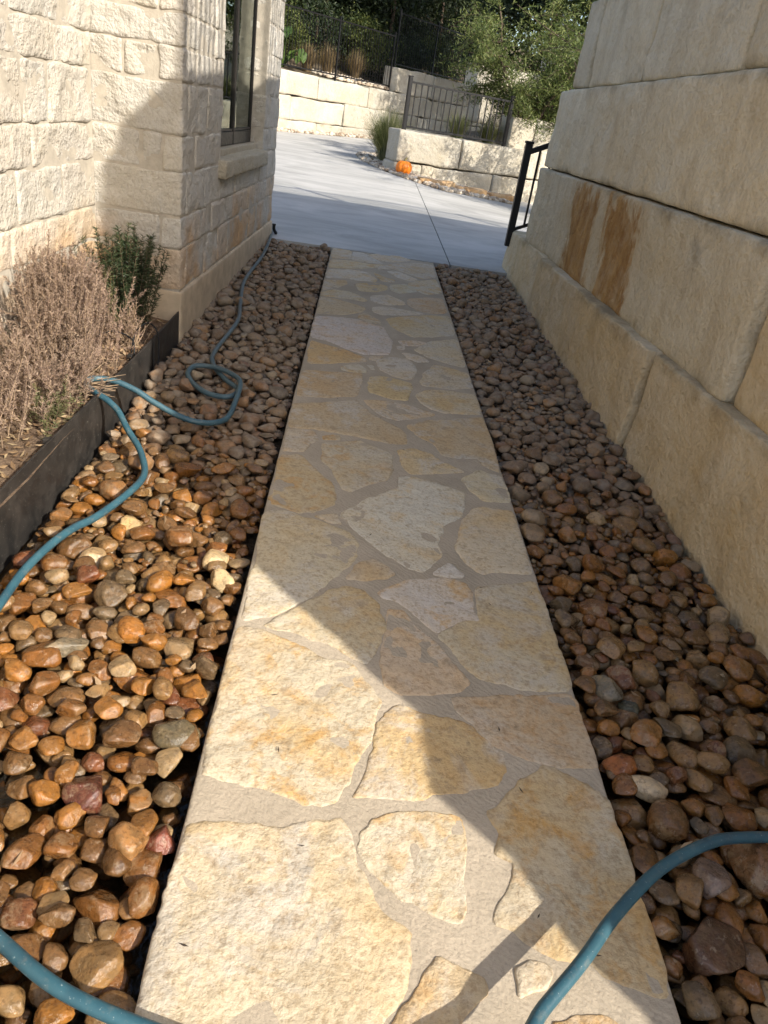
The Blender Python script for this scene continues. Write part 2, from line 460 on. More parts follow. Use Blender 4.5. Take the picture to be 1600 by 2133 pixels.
FLAGS = [
('c',[(-0.209,7.934),(-0.023,7.910),(-0.026,7.495),(-0.212,7.429)]),
('w',[(-0.010,7.883),(0.111,7.877),(0.228,7.643),(0.285,7.527),(0.158,7.458),(-0.014,7.470)]),
('c',[(0.129,7.818),(0.289,8.010),(0.470,7.995),(0.586,7.899),(0.431,7.670),(0.286,7.629)]),
('c',[(-0.211,7.362),(-0.024,7.429),(0.172,7.408),(0.313,7.467),(0.214,7.270),(0.012,7.108),(-0.209,6.995)]),
('c',[(0.228,7.331),(0.429,7.601),(0.641,7.789),(0.802,7.819),(0.799,7.256),(0.646,7.081),(0.530,7.246),(0.395,7.342),(0.255,7.223)]),
('w',[(0.323,7.207),(0.448,7.253),(0.609,7.029),(0.545,6.936),(0.440,6.996)]),
('w',[(-0.215,6.907),(-0.013,7.055),(0.147,7.029),(0.239,6.784),(0.214,6.696),(0.048,6.679),(-0.041,6.678),(-0.214,6.578)]),
('t',[(0.194,7.072),(0.306,6.939),(0.397,6.866),(0.382,6.801),(0.272,6.776)]),
('c',[(-0.222,6.492),(-0.038,6.608),(-0.023,6.511),(-0.100,6.295),(-0.219,6.154)]),
('t',[(0.039,6.513),(0.201,6.666),(0.315,6.619),(0.325,6.490),(0.213,6.333),(0.080,6.304)]),
('w',[(0.354,6.653),(0.486,6.789),(0.593,6.703),(0.572,6.545),(0.423,6.407),(0.348,6.478)]),
('c',[(0.515,6.850),(0.781,7.167),(0.800,7.051),(0.801,6.638),(0.652,6.500),(0.534,6.678)]),
('c',[(-0.220,6.068),(-0.132,6.216),(0.011,6.213),(0.149,6.049),(0.127,5.977),(-0.018,6.009),(-0.217,5.967)]),
('w',[(0.180,6.178),(0.323,6.304),(0.451,6.150),(0.460,6.064),(0.317,5.972),(0.190,6.027)]),
('t',[(0.497,6.260),(0.685,6.435),(0.798,6.436),(0.798,5.979),(0.662,5.907),(0.548,5.945),(0.478,6.088)]),
('t',[(-0.226,5.917),(-0.096,5.937),(0.055,5.845),(0.151,5.778),(0.101,5.644),(-0.023,5.511),(-0.219,5.450)]),
('w',[(0.193,5.843),(0.317,5.928),(0.454,5.898),(0.613,5.864),(0.472,5.765),(0.268,5.651),(0.204,5.711)]),
('c',[(0.090,5.590),(0.147,5.636),(0.245,5.505),(0.264,5.390),(0.181,5.404),(0.097,5.495)]),
('c',[(0.298,5.563),(0.447,5.712),(0.658,5.846),(0.810,5.900),(0.805,5.386),(0.662,5.284),(0.479,5.184),(0.395,5.298),(0.335,5.407)]),
('w',[(-0.221,5.380),(-0.041,5.435),(0.117,5.432),(0.274,5.332),(0.300,5.141),(0.334,5.007),(0.305,4.737),(0.147,4.656),(0.017,4.729),(-0.113,4.843),(-0.206,4.863)]),
('w',[(0.385,5.056),(0.507,5.112),(0.575,5.097),(0.501,5.005),(0.400,4.960)]),
('w',[(0.361,4.920),(0.420,4.959),(0.415,4.885),(0.369,4.852)]),
('c',[(0.478,4.891),(0.600,5.128),(0.807,5.296),(0.815,4.982),(0.805,4.667),(0.696,4.707),(0.586,4.768)]),
('w',[(0.397,4.800),(0.491,4.805),(0.569,4.697),(0.484,4.650),(0.431,4.697)]),
('o',[(-0.211,4.804),(-0.079,4.729),(0.054,4.674),(0.146,4.598),(0.147,4.515),(-0.028,4.425),(-0.192,4.341)]),
('c',[(0.183,4.628),(0.274,4.682),(0.220,4.570),(0.176,4.574)]),
('w',[(0.007,4.376),(0.114,4.452),(0.167,4.331),(0.091,4.301),(0.014,4.318)]),
('w',[(0.169,4.456),(0.194,4.466),(0.211,4.401),(0.188,4.392)]),
('w',[(0.231,4.578),(0.315,4.671),(0.429,4.690),(0.475,4.546),(0.451,4.357),(0.413,4.287),(0.326,4.328),(0.237,4.417)]),
('t',[(-0.217,4.217),(0.008,4.263),(0.135,4.298),(0.139,4.137),(0.112,3.919),(-0.073,3.838),(-0.217,3.807),(-0.219,3.943)]),
('t',[(0.186,4.255),(0.246,4.301),(0.424,4.239),(0.427,4.186),(0.396,3.947),(0.304,3.947),(0.177,4.006)]),
('c',[(0.494,4.328),(0.544,4.511),(0.599,4.636),(0.692,4.622),(0.816,4.552),(0.811,4.307),(0.657,4.234),(0.493,4.226)]),
('c',[(0.455,4.066),(0.522,4.157),(0.665,4.195),(0.817,4.192),(0.823,3.962),(0.802,3.876),(0.686,3.868),(0.553,3.848),(0.477,3.941)]),
('t',[(0.160,3.871),(0.243,3.901),(0.403,3.878),(0.544,3.802),(0.496,3.753),(0.337,3.663),(0.261,3.687),(0.185,3.781)]),
('t',[(-0.222,3.682),(-0.069,3.764),(0.112,3.851),(0.144,3.774),(0.222,3.652),(0.332,3.547),(0.379,3.463),(0.367,3.358),(0.221,3.358),(0.079,3.387),(-0.055,3.399),(-0.219,3.390)]),
('t',[(0.379,3.597),(0.512,3.697),(0.698,3.796),(0.817,3.845),(0.826,3.593),(0.827,3.398),(0.816,3.176),(0.736,3.230),(0.710,3.308),(0.626,3.278),(0.538,3.292),(0.511,3.404),(0.442,3.469)]),
('c',[(-0.221,3.365),(-0.089,3.377),(-0.071,3.273),(-0.122,3.142),(-0.217,3.118)]),
('c',[(-0.041,3.333),(0.035,3.365),(0.044,3.321),(-0.030,3.298)]),
('c',[(-0.036,3.259),(0.142,3.334),(0.186,3.296),(0.288,3.235),(0.293,3.052),(0.260,2.958),(0.173,2.884),(0.112,2.812),(0.074,2.826),(0.020,2.994),(-0.026,3.091)]),
('t',[(0.319,3.274),(0.398,3.318),(0.485,3.293),(0.532,3.208),(0.634,3.145),(0.558,3.110),(0.437,3.067),(0.377,3.042),(0.340,3.120)]),
('t',[(-0.228,3.066),(-0.126,3.094),(-0.071,3.001),(0.008,2.884),(0.051,2.769),(0.033,2.676),(-0.035,2.609),(-0.098,2.593),(-0.214,2.630)]),
('w',[(0.318,2.998),(0.389,3.017),(0.496,2.980),(0.613,2.929),(0.591,2.778),(0.566,2.696),(0.485,2.620),(0.483,2.553),(0.452,2.464),(0.472,2.418),(0.455,2.365),(0.386,2.272),(0.333,2.277),(0.246,2.370),(0.191,2.425),(0.077,2.616),(0.169,2.737),(0.251,2.820),(0.315,2.902)]),
('c',[(0.613,3.049),(0.711,3.178),(0.808,3.133),(0.827,3.000),(0.820,2.893),(0.697,2.871),(0.651,2.954)]),
('c',[(0.634,2.789),(0.691,2.828),(0.816,2.808),(0.819,2.642),(0.821,2.491),(0.808,2.340),(0.718,2.332),(0.605,2.309),(0.565,2.355),(0.519,2.462),(0.548,2.556),(0.572,2.655)]),
('c',[(-0.232,2.561),(-0.125,2.579),(-0.018,2.537),(0.107,2.476),(0.150,2.399),(0.138,2.315),(0.081,2.197),(0.005,2.072),(-0.059,1.981),(-0.128,1.913),(-0.212,1.886),(-0.212,1.989),(-0.218,2.241)]),
('c',[(-0.032,2.575),(0.059,2.604),(0.082,2.536),(0.034,2.534)]),
('c',[(0.114,2.174),(0.150,2.275),(0.209,2.311),(0.290,2.238),(0.261,2.210),(0.175,2.181)]),
('w',[(0.432,2.266),(0.495,2.350),(0.543,2.272),(0.491,2.253)]),
('w',[(0.233,2.114),(0.321,2.204),(0.419,2.230),(0.540,2.231),(0.559,2.184),(0.552,2.087),(0.559,2.020),(0.467,1.986),(0.414,1.928),(0.363,1.989),(0.293,2.075),(0.252,2.081)]),
('c',[(0.574,2.215),(0.705,2.248),(0.808,2.279),(0.827,2.181),(0.827,1.981),(0.827,1.783),(0.822,1.722),(0.721,1.706),(0.647,1.706),(0.608,1.731),(0.548,1.727),(0.495,1.787),(0.457,1.859),(0.419,1.914),(0.499,1.988),(0.566,2.013)]),
('c',[(-0.133,1.877),(-0.057,1.964),(-0.024,1.991),(0.054,2.082),(0.118,2.129),(0.168,2.110),(0.232,2.041),(0.235,1.942),(0.223,1.845),(0.187,1.755),(0.147,1.768),(0.090,1.808),(0.053,1.824),(-0.047,1.859),(-0.099,1.857)]),
('t',[(0.259,2.020),(0.307,2.021),(0.351,1.935),(0.410,1.873),(0.463,1.780),(0.499,1.713),(0.468,1.680),(0.393,1.650),(0.293,1.636),(0.246,1.667),(0.237,1.758),(0.242,1.895)]),
('c',[(-0.226,1.864),(-0.143,1.850),(-0.050,1.812),(0.057,1.752),(0.122,1.745),(0.159,1.715),(0.195,1.649),(0.223,1.595),(0.212,1.521),(0.197,1.450),(0.166,1.390),(0.143,1.318),(0.116,1.251),(0.082,1.231),(0.023,1.241),(-0.060,1.267),(-0.143,1.279),(-0.217,1.292),(-0.225,1.414),(-0.225,1.589)]),
('o',[(0.229,1.523),(0.257,1.563),(0.292,1.582),(0.346,1.565),(0.421,1.557),(0.478,1.520),(0.526,1.474),(0.561,1.436),(0.562,1.388),(0.520,1.337),(0.417,1.304),(0.269,1.274),(0.156,1.262),(0.167,1.292),(0.203,1.386)]),
('t',[(0.436,1.637),(0.611,1.666),(0.827,1.697),(0.827,1.612),(0.827,1.422),(0.770,1.422),(0.672,1.426),(0.602,1.443),(0.560,1.463),(0.513,1.517),(0.459,1.582)]),
('c',[(0.489,1.246),(0.574,1.328),(0.627,1.385),(0.668,1.416),(0.735,1.386),(0.827,1.333),(0.827,1.244),(0.827,1.146),(0.827,1.048),(0.827,0.975),(0.827,0.899),(0.809,0.846),(0.751,0.852),(0.684,0.882),(0.648,0.918),(0.591,0.909),(0.522,0.952),(0.469,0.979),(0.487,1.019),(0.521,1.064),(0.539,1.119),(0.496,1.139),(0.510,1.202)]),
('c',[(0.183,1.161),(0.207,1.200),(0.268,1.225),(0.348,1.235),(0.421,1.227),(0.417,1.145),(0.405,1.072),(0.407,1.013),(0.398,0.968),(0.354,0.978),(0.293,1.006),(0.254,1.027),(0.208,1.072),(0.179,1.114)]),
('c',[(-0.219,1.149),(-0.117,1.154),(-0.019,1.159),(0.062,1.186),(0.121,1.197),(0.150,1.158),(0.164,1.095),(0.197,1.029),(0.228,0.983),(0.281,0.941),(0.286,0.882),(0.269,0.827),(0.214,0.760),(0.176,0.666),(-0.232,0.646),(-0.225,0.735),(-0.230,0.847),(-0.232,1.001)]),
('t',[(0.309,0.856),(0.339,0.888),(0.374,0.866),(0.430,0.856),(0.430,0.824),(0.395,0.796),(0.373,0.771),(0.366,0.715),(0.253,0.709),(0.242,0.762),(0.285,0.802)]),
('c',[(0.499,0.876),(0.534,0.891),(0.570,0.880),(0.547,0.844),(0.500,0.828)]),
('o',[(0.564,0.780),(0.602,0.794),(0.668,0.798),(0.692,0.784),(0.688,0.720),(0.562,0.714)])]


TONES = {'w': (0.55, 0.50, 0.42), 'c': (0.535, 0.455, 0.325), 't': (0.52, 0.415, 0.27), 'o': (0.53, 0.385, 0.205)}

def chaikin(P):
    Q = np.roll(P, -1, 0)
    return np.stack([0.90*P+0.10*Q, 0.10*P+0.90*Q], 1).reshape(-1, 2)

def flagstone(poly, seed, rng):
    P = np.array(poly, float)
    on_edge = lambda A: (A[:, 0] < PX0+0.012) | (A[:, 0] > PX1-0.012)
    C = chaikin(P)
    seg = np.roll(C, -1, 0)-C
    ln = np.linalg.norm(seg, axis=1); tot = ln.sum()
    step = max(0.011, 0.0045*P[:, 1].mean())
    n = int(max(28, min(220, tot/step)))
    cum = np.concatenate([[0], np.cumsum(ln)])
    s = np.linspace(0, tot, n, endpoint=False)
    k = np.searchsorted(cum, s, side='right')-1
    R = C[k] + seg[k]*((s-cum[k])/np.maximum(ln[k], 1e-9))[:, None]
    # an inner point far from every side
    best, cen = -1, R.mean(0)
    for _ in range(300):
        w = rng.random(len(P)); w = w**3; w /= w.sum()
        q = (w[:, None]*P).sum(0)
        d = np.linalg.norm(R-q, axis=1).min()
        # keep inside: crossing test
        a, b2 = P, np.roll(P, -1, 0)
        cr = ((a[:, 1] > q[1]) != (b2[:, 1] > q[1])) & (q[0] < (b2[:, 0]-a[:, 0])*(q[1]-a[:, 1])/(b2[:, 1]-a[:, 1]+1e-12)+a[:, 0])
        if cr.sum() % 2 == 1 and d > best: best, cen = d, q
    out = R-cen; out /= np.maximum(np.linalg.norm(out, axis=1, keepdims=True), 1e-9)
    p3 = np.column_stack([R, np.zeros(n)])
    j = fbm(p3, 13, 3, seed)*0.015 + fbm(p3, 48, 2, seed+9)*0.007
    side = on_edge(R)
    j = np.where(side, np.clip(j, -0.008, 0.002)*0.8, j)
    R = R + out*(j+np.where(side, 0, 0.009))[:, None]
    size = np.linalg.norm(R-cen, axis=1).max()
    inner = max(4, min(16, int(size/0.03)))
    sc = [1.0, 1.0, 0.985, 0.955] + list(np.linspace(0.9, 0.06, inner))
    V = []
    tilt = (rng.random(2)-0.5)*0.006
    lift = 0.0018 + 0.0010*rng.random()
    for i, t in enumerate(sc):
        q = cen + (R-cen)*t
        p3 = np.column_stack([q, np.zeros(n)])
        if i == 0: z = np.full(n, -0.05)
        else:
            rise = {1: -0.005, 2: 0.0, 3: 0.6}.get(i, 1.0)
            rough = fbm(p3, 6, 3, seed+3)*0.0060 + fbm(p3, 30, 2, seed+4)*0.0026
            z = (lift + (q-cen)@tilt*0.5 + rough)*max(rise, 0.15) + (-0.004 if i == 1 else 0)
        V.append(np.column_stack([q, z]))
    V = np.vstack(V + [np.array([[*cen, V[-1][:, 2].mean()]])])
    m = len(sc); F = []
    area = 0.5*np.sum(R[:, 0]*np.roll(R[:, 1], -1)-np.roll(R[:, 0], -1)*R[:, 1])
    for i in range(m-1):
        for k2 in range(n):
            kk = (k2+1) % n
            F.append((i*n+k2, i*n+kk, (i+1)*n+kk, (i+1)*n+k2))
    for k2 in range(n):
        F.append(((m-1)*n+k2, (m-1)*n+(k2+1) % n, len(V)-1))
    if area < 0: F = [q[::-1] for q in F]
    return slope(V), F

rng = np.random.default_rng(11)
for i, (tone, poly) in enumerate(FLAGS):
    v, f = flagstone(poly, 100+i*7, rng)
    o = obj('flagstone', v, f, M_FLAG, path)
    t = np.array(TONES[tone])*(0.93+0.14*rng.random())*np.array([1, 1+0.04*(rng.random()-0.5), 1+0.12*(rng.random()-0.5)])
    o.color = (*t, 1)
# unseen stretch of the path behind the camera
for i in range(5):
    y1 = 0.45-i*0.33
    v, f = flagstone([(PX0+0.01, y1-0.28), (0.25+0.1*math.sin(i*2), y1-0.28), (0.3+0.1*math.cos(i), y1), (PX0+0.01, y1)], 900+i, rng)
    obj('flagstone', v, f, M_FLAG, path).color = (*TONES['c'], 1)
    v, f = flagstone([(0.36, y1-0.3), (PX1-0.01, y1-0.28), (PX1-0.01, y1), (0.40, y1-0.02)], 950+i, rng)
    obj('flagstone', v, f, M_FLAG, path).color = (*TONES['t'], 1)

# concrete driveway of separate slabs with open control joints
drive = empty('driveway', (0, 7.95, 0.2))
tag(drive, 'pale concrete driveway beyond the end of the path', kind='structure')
DY0 = 7.95
def drive_z(x, y):      # beyond 10 m the drive also falls to the right
    return SLOPE*y-0.10*np.maximum(0, x-0.8)*np.clip((y-10)/6, 0, 1)
for xa, xb in ((-16, -4.2), (-4.2, 1.0), (1.0, 6.2), (6.2, 16)):
    for ya, yb in ((DY0, 19.6), (19.6, 31.0)):
        g = 0.006
        xs_ = np.linspace(xa+g, xb-g, 24); ys_ = np.linspace(ya+(g if ya > DY0 else 0), yb-g, 30)
        top = grid_sheet(xs_, ys_, lambda x, y: drive_z(x, y)); bot = grid_sheet(xs_[[0, -1]], ys_[[0, -1]], lambda x, y: drive_z(x, y)-0.16)
        rim = []
        for e in (0, 1):
            rim.append(grid_sheet(np.array([0.0, 1.0]), ys_, lambda x, y, e=e: drive_z(0*x+xs_[-e], y)-0.16*x)); rim[-1][0][:, 0] = xs_[-e]
            rim.append(grid_sheet(xs_, np.array([0.0, 1.0]), lambda x, y, e=e: drive_z(x, 0*y+ys_[-e])-0.16*y)); rim[-1][0][:, 1] = ys_[-e]
        v, f = join([top, bot]+rim)
        o = obj('concrete_slab', v-np.array([0, 7.95, 0.2]), f, M_CONC, drive, smooth=False)

# ------------------------------------------------------------------ river rock beds
def ico(level):
    t = (1+5**0.5)/2
    V = [(-1, t, 0), (1, t, 0), (-1, -t, 0), (1, -t, 0), (0, -1, t), (0, 1, t), (0, -1, -t), (0, 1, -t), (t, 0, -1), (t, 0, 1), (-t, 0, -1), (-t, 0, 1)]
    V = [np.array(p)/np.linalg.norm(p) for p in V]
    F = [(0, 11, 5), (0, 5, 1), (0, 1, 7), (0, 7, 10), (0, 10, 11), (1, 5, 9), (5, 11, 4), (11, 10, 2), (10, 7, 6), (7, 1, 8), (3, 9, 4), (3, 4, 2), (3, 2, 6), (3, 6, 8), (3, 8, 9), (4, 9, 5), (2, 4, 11), (6, 2, 10), (8, 6, 7), (9, 8, 1)]
    for _ in range(level):
        cache, G = {}, []
        def mid(a, b):
            k = (min(a, b), max(a, b))
            if k not in cache:
                m = V[a]+V[b]; V.append(m/np.linalg.norm(m)); cache[k] = len(V)-1
            return cache[k]
        for a, b, c in F:
            x, y, z = mid(a, b), mid(b, c), mid(c, a)
            G += [(a, x, z), (b, y, x), (c, z, y), (x, y, z)]
        F = G
    return np.array(V), np.array(F)

ICO = {k: ico(k) for k in (1, 2, 3)}
def rock_shape(k, level):
    r = np.random.default_rng(500+k)
    V, F = ICO[level]
    p = V*(1+0.24*fbm(V, 0.9, 2, k*13)[:, None])
    for _ in range(r.integers(2, 5) if k % 4 == 1 else r.integers(5, 11)):                     # worn flat facets
        nrm = r.normal(size=3); nrm /= np.linalg.norm(nrm)
        d = r.uniform(0.52, 0.84)
        h = p@nrm - d
        p = p - np.where(h > 0, h*r.uniform(0.72, 0.97), 0)[:, None]*nrm
    p = p*(1+0.05*fbm(V, 2.6, 2, k*29)[:, None]+0.022*fbm(V, 7.0, 2, k*31)[:, None])
    ext = (p.max(0)-p.min(0))/2
    return (p-(p.max(0)+p.min(0))/2)/ext, F
NSH = 22
ROCK_ME = [mesh('river_rock', *rock_shape(k, 3), True, M_ROCK) for k in range(NSH)]
ROCK_LO = {lv: [rock_shape(k, lv) for k in range(NSH)] for lv in (1, 2)}

CELL = 0.01
class Bed:
    """drops stones one by one into the lowest place found; keeps a height map"""
    def __init__(s, x0, x1, y0, y1, seed, depth, level):
        s.x0, s.x1, s.y0, s.y1 = x0, x1, y0, y1
        s.nx, s.ny = int((x1-x0)/CELL), int((y1-y0)/CELL)
        s.H = np.zeros((s.nx, s.ny)); s.ID = -np.ones((s.nx, s.ny), int)
        s.r = np.random.default_rng(seed); s.st = []; s.depth = depth; s.level = level
    def foot(s, a, b, yaw):
        m = int(a/CELL)+1
        g = np.arange(-m, m+1)*CELL
        X, Y = np.meshgrid(g, g, indexing='ij')
        u = (X*math.cos(yaw)+Y*math.sin(yaw))/a; w = (-X*math.sin(yaw)+Y*math.cos(yaw))/b
        q = 1-u*u-w*w
        return m, np.where(q > 0, np.sqrt(np.maximum(q, 0)), -1)
    def drop(s, a, b, c, k, tries=9, at=None, color=None, label=None, sink=0.80, jmax=None):
        yaw = s.r.uniform(0, math.pi)
        m, S = s.foot(a, b, yaw)
        mask = S >= 0
        best = None
        mm = int(0.8*b/CELL)+1
        for _ in range(tries if at is None else 1):
            if at is None:
                i = s.r.integers(mm, s.nx-mm); j = s.r.integers(mm, (jmax or s.ny)-mm)
            else:
                i = int((at[0]-s.x0)/CELL); j = int((at[1]-s.y0)/CELL)
            i0, i1, j0, j1 = max(0, i-m), min(s.nx, i+m+1), max(0, j-m), min(s.ny, j+m+1)
            sl = (slice(i0, i1), slice(j0, j1)); fs = (slice(i0-i+m, i1-i+m), slice(j0-j+m, j1-j+m))
            mk = mask[fs]; sv = S[fs]
            h = s.H[sl]
            zc = (h+c*sv*sink)[mk].max() if at is None else h[mk].mean()+c*0.30
            if best is None or zc < best[0]: best = (zc, i, j, sl, mk, sv)
        zc, i, j, sl, mk, sv = best
        top = np.where(mk, zc+c*sv, -9)
        up = top > s.H[sl]
        s.H[sl] = np.maximum(s.H[sl], top)
        s.ID[sl][up] = len(s.st)
        s.st.append((s.x0+(i+0.5)*CELL, s.y0+(j+0.5)*CELL, zc, a, b, c, yaw, k, color, label))
    def z_at(s, x, y, rad=1):
        i = int((x-s.x0)/CELL); j = int((y-s.y0)/CELL)
        i0, i1, j0, j1 = max(0, i-rad), min(s.nx, i+rad+1), max(0, j-rad), min(s.ny, j+rad+1)
        if i0 >= i1 or j0 >= j1: return -0.05 + SLOPE*y
        return s.H[i0:i1, j0:j1].max() - s.depth + SLOPE*y + s.lift(y)
    def lift(s, y):          # the beds are fuller towards the driveway
        return 0.035*min(1, max(0, (y-1.0)/5.5)) + s.level

def build_bed(name, label, x0, x1, seed, heroes, level):
    bed = Bed(x0, x1, 0.25, 7.93, seed, 0.163, level)
    r = bed.r
    area = (x1-x0)*(bed.y1-bed.y0)
    n = 0
    while bed.H.mean() < 0.118 and n < 9000:
        a = float(np.clip(r.lognormal(math.log(0.0305), 0.32), 0.014, 0.056))
        b = a*r.uniform(0.62, 0.95); c = b*r.uniform(0.50, 0.85)
        bed.drop(a, b, c, int(r.integers(NSH)), tries=12, sink=0.68)
        n += 1
    for _ in range(300):       # the near end, where water stands, is filled a little higher
        a = float(np.clip(r.lognormal(math.log(0.030), 0.3), 0.018, 0.05))
        bed.drop(a, a*r.uniform(0.65, 0.95), a*r.uniform(0.40, 0.7), int(r.integers(NSH)), tries=16, sink=0.62, jmax=190)
    for _ in range(1300):      # small stones fill the gaps
        a = r.uniform(0.010, 0.017); bed.drop(a, a*0.85, a*0.6, int(r.integers(NSH)), tries=25)
    for at, abc, col, lab in heroes:
        bed.drop(*abc, int(r.integers(NSH)), at=at, color=col, label=lab)
    v, f = grid_sheet(np.linspace(x0-0.02, x1+0.02, 3), np.linspace(-0.6, 7.94, 20), lambda x, y: SLOPE*y-0.095)
    root = tag(obj(name, v, f, M_SOIL), label, kind='structure')
    cnt = np.bincount(bed.ID[bed.ID >= 0].ravel(), minlength=len(bed.st))
    order = []
    for i, s_ in enumerate(bed.st):
        if cnt[i] < 3: continue
        order.append((-(cnt[i])/(s_[1]**2+2.0) - (99 if s_[9] else 0), i))
    order.sort()
    rest = {1: [], 2: []}
    for rank, (_, i) in enumerate(order):
        x, y, zc, a, b, c, yaw, k, col, lab = bed.st[i]
        z = zc - bed.depth + SLOPE*y + bed.lift(y)
        tx, ty = r.uniform(-0.22, 0.22), r.uniform(-0.22, 0.22)
        if rank < 298:
            o = inst('river_rock', ROCK_ME[k], root, (x, y, z), (tx, ty, yaw), (a*1.04, b*1.04, c*1.04))
            o.color = (*col, 0) if col else (1, 1, 1, 1)
            if lab: o['label'] = lab
        else:
            lv = 2 if y < 3.9 else 1
            V, F = ROCK_LO[lv][k]
            Rm = np.array(Matrix.Rotation(yaw, 3, 'Z') @ Matrix.Rotation(ty, 3, 'Y') @ Matrix.Rotation(tx, 3, 'X'))
            rest[lv].append(((V*np.array([a, b, c])*1.04)@Rm.T + np.array([x, y, z]), F))
    v, f = join(rest[1]+rest[2])
    tag(obj('river_rocks', v, f, M_ROCK, root), 'smaller and farther brown river rocks of this bed', kind='stuff')
    return bed

W = (2.3, 3.2, 4.6)
heroL = [((-0.36, 2.24), (0.052, 0.042, 0.035), (0.62, 0.54, 0.38), 'chunky white limestone rock'),
         ((-0.32, 2.13), (0.057, 0.035, 0.030), (0.64, 0.56, 0.40), 'oblong white limestone rock'),
         ((-0.76, 2.16), (0.055, 0.046, 0.038), (0.50, 0.40, 0.26), 'rough pale limestone rock'),
         ((-0.71, 2.40), (0.052, 0.042, 0.029), (0.55, 0.45, 0.28), 'pale flat limestone rock'),
         ((-0.48, 1.22), (0.057, 0.047, 0.037), (0.105, 0.040, 0.032), 'large maroon river rock'),
         ((-0.28, 1.13), (0.042, 0.032, 0.029), (0.17, 0.060, 0.045), 'speckled reddish river rock'),
         ((-0.31, 1.42), (0.059, 0.044, 0.034), (0.115, 0.105, 0.075), 'grey green river rock beside the path'),
         ((-0.53, 1.79), (0.052, 0.039, 0.032), (0.34, 0.165, 0.045), 'smooth amber river rock'),
         ((-0.68, 1.70), (0.063, 0.029, 0.025), (0.19, 0.18, 0.15), 'long grey river rock'),
         ((-0.33, 1.10), (0.047, 0.042, 0.034), (0.30, 0.18, 0.085), 'rounded tan river rock')]
heroR = [((0.93, 1.74), (0.057, 0.042, 0.035), (0.14, 0.14, 0.125), 'blue grey river rock beside the path'),
         ((1.00, 1.69), (0.038, 0.034, 0.027), (0.07, 0.085, 0.075), 'dark green river rock'),
         ((0.95, 1.39), (0.059, 0.035, 0.029), (0.50, 0.46, 0.38), 'jagged white rock'),
         ((0.90, 1.45), (0.046, 0.038, 0.034), (0.25, 0.095, 0.03), 'rust orange river rock beside the path'),
         ((0.97, 0.96), (0.076, 0.060, 0.046), (0.085, 0.050, 0.035), 'large dark brown river rock'),
         ((1.02, 1.12), (0.049, 0.042, 0.035), (0.20, 0.16, 0.155), 'purple grey angular rock'),
         ((1.16, 1.17), (0.071, 0.063, 0.046), (0.17, 0.10, 0.055), 'large round brown river rock')]
bedL = build_bed('gravel_bed', 'river rock bed between the house and the path', -1.01, -0.235, 21, heroL, -0.012)
bedR = build_bed('gravel_bed', 'river rock bed between the path and the block wall', 0.832, 1.60, 22, heroR, -0.012)

def water_mat():
    b = NB('clear_water'); p = b.pos()
    nm = b.bump(b.math('ADD', b.noise(p, 30, 3), b.math('MULTIPLY', b.noise(p, 90, 2), 0.3)), 0.12, 0.01)
    t = b.n('BsdfTransparent', {'Color': (0.66, 0.62, 0.52, 1)}).outputs[0]
    g = b.n('BsdfGlossy', {'Color': (1, 1, 1, 1), 'Roughness': 0.03, 'Normal': nm}).outputs[0]
    fr = b.n('Fresnel', {'IOR': 1.33, 'Normal': nm}).outputs[0]
    return b.done(b.n('MixShader', {0: fr, 1: t, 2: g}).outputs[0])
M_WATER = water_mat()
for x0, x1, zz, lab in ((-1.0, PX0-0.002, -0.022, 'shallow clear water standing among the rocks left of the path'), (PX1+0.002, 1.55, -0.022, 'shallow clear water standing among the rocks right of the path')):
    v, f = grid_sheet(np.linspace(x0, x1, 6), np.linspace(-0.5, 2.4, 12), lambda x, y: 0*x+zz)
    tag(obj('water', v, f, M_WATER), lab, kind='structure')
# ------------------------------------------------------------------ big limestone block walls
def stains(b, c):
    """two rusty water stains that run down the second course"""
    s = b.n('SeparateXYZ', {0: b.pos()}); y, z = s.outputs['Y'], s.outputs['Z']
    st = b.n('Mapping', {'Vector': b.pos(), 'Scale': (1, 1.0, 0.45)}).outputs[0]
    n1 = b.math('SUBTRACT', b.noise(st, 6.5, 6, 0.66, 0.4), 0.5)
    n2 = b.math('SUBTRACT', b.noise(b.pos(), 16, 4, 0.7), 0.5)
    lean = b.math('MULTIPLY', b.math('SUBTRACT', 0.95, z), 0.16)
    def blob(yc, w, ztop, zlow):
        d = b.math('SUBTRACT', w, b.math('ABSOLUTE', b.math('SUBTRACT', b.math('ADD', y, lean), yc)))
        dz = b.math('SUBTRACT', ztop, z)
        low = b.math('MULTIPLY', b.math('SUBTRACT', z, zlow), 1.2)
        return b.math('MINIMUM', b.math('MINIMUM', d, dz), low)
    d = b.math('MAXIMUM', blob(5.88, 0.35, 1.26, 0.54), blob(4.95, 0.34, 1.24, 0.54))
    d = b.math('ADD', d, b.math('ADD', b.math('MULTIPLY', n1, 0.62), b.math('MULTIPLY', n2, 0.10)))
    m = b.rng(d, -0.005, 0.075)
    m = b.math('MULTIPLY', m, b.rng(b.noise(b.pos(), 7, 5, 0.7), 0.30, 0.55, 0.55, 0.95))
    halo = b.math('MULTIPLY', b.rng(d, -0.16, 0.02), 0.30)
    c = b.mix(halo, c, (0.50, 0.34, 0.16))
    col = b.mix(b.rng(b.noise(st, 9, 5, 0.7), 0.35, 0.65), (0.29, 0.145, 0.042), (0.47, 0.28, 0.10))
    return b.mix(m, c, col)

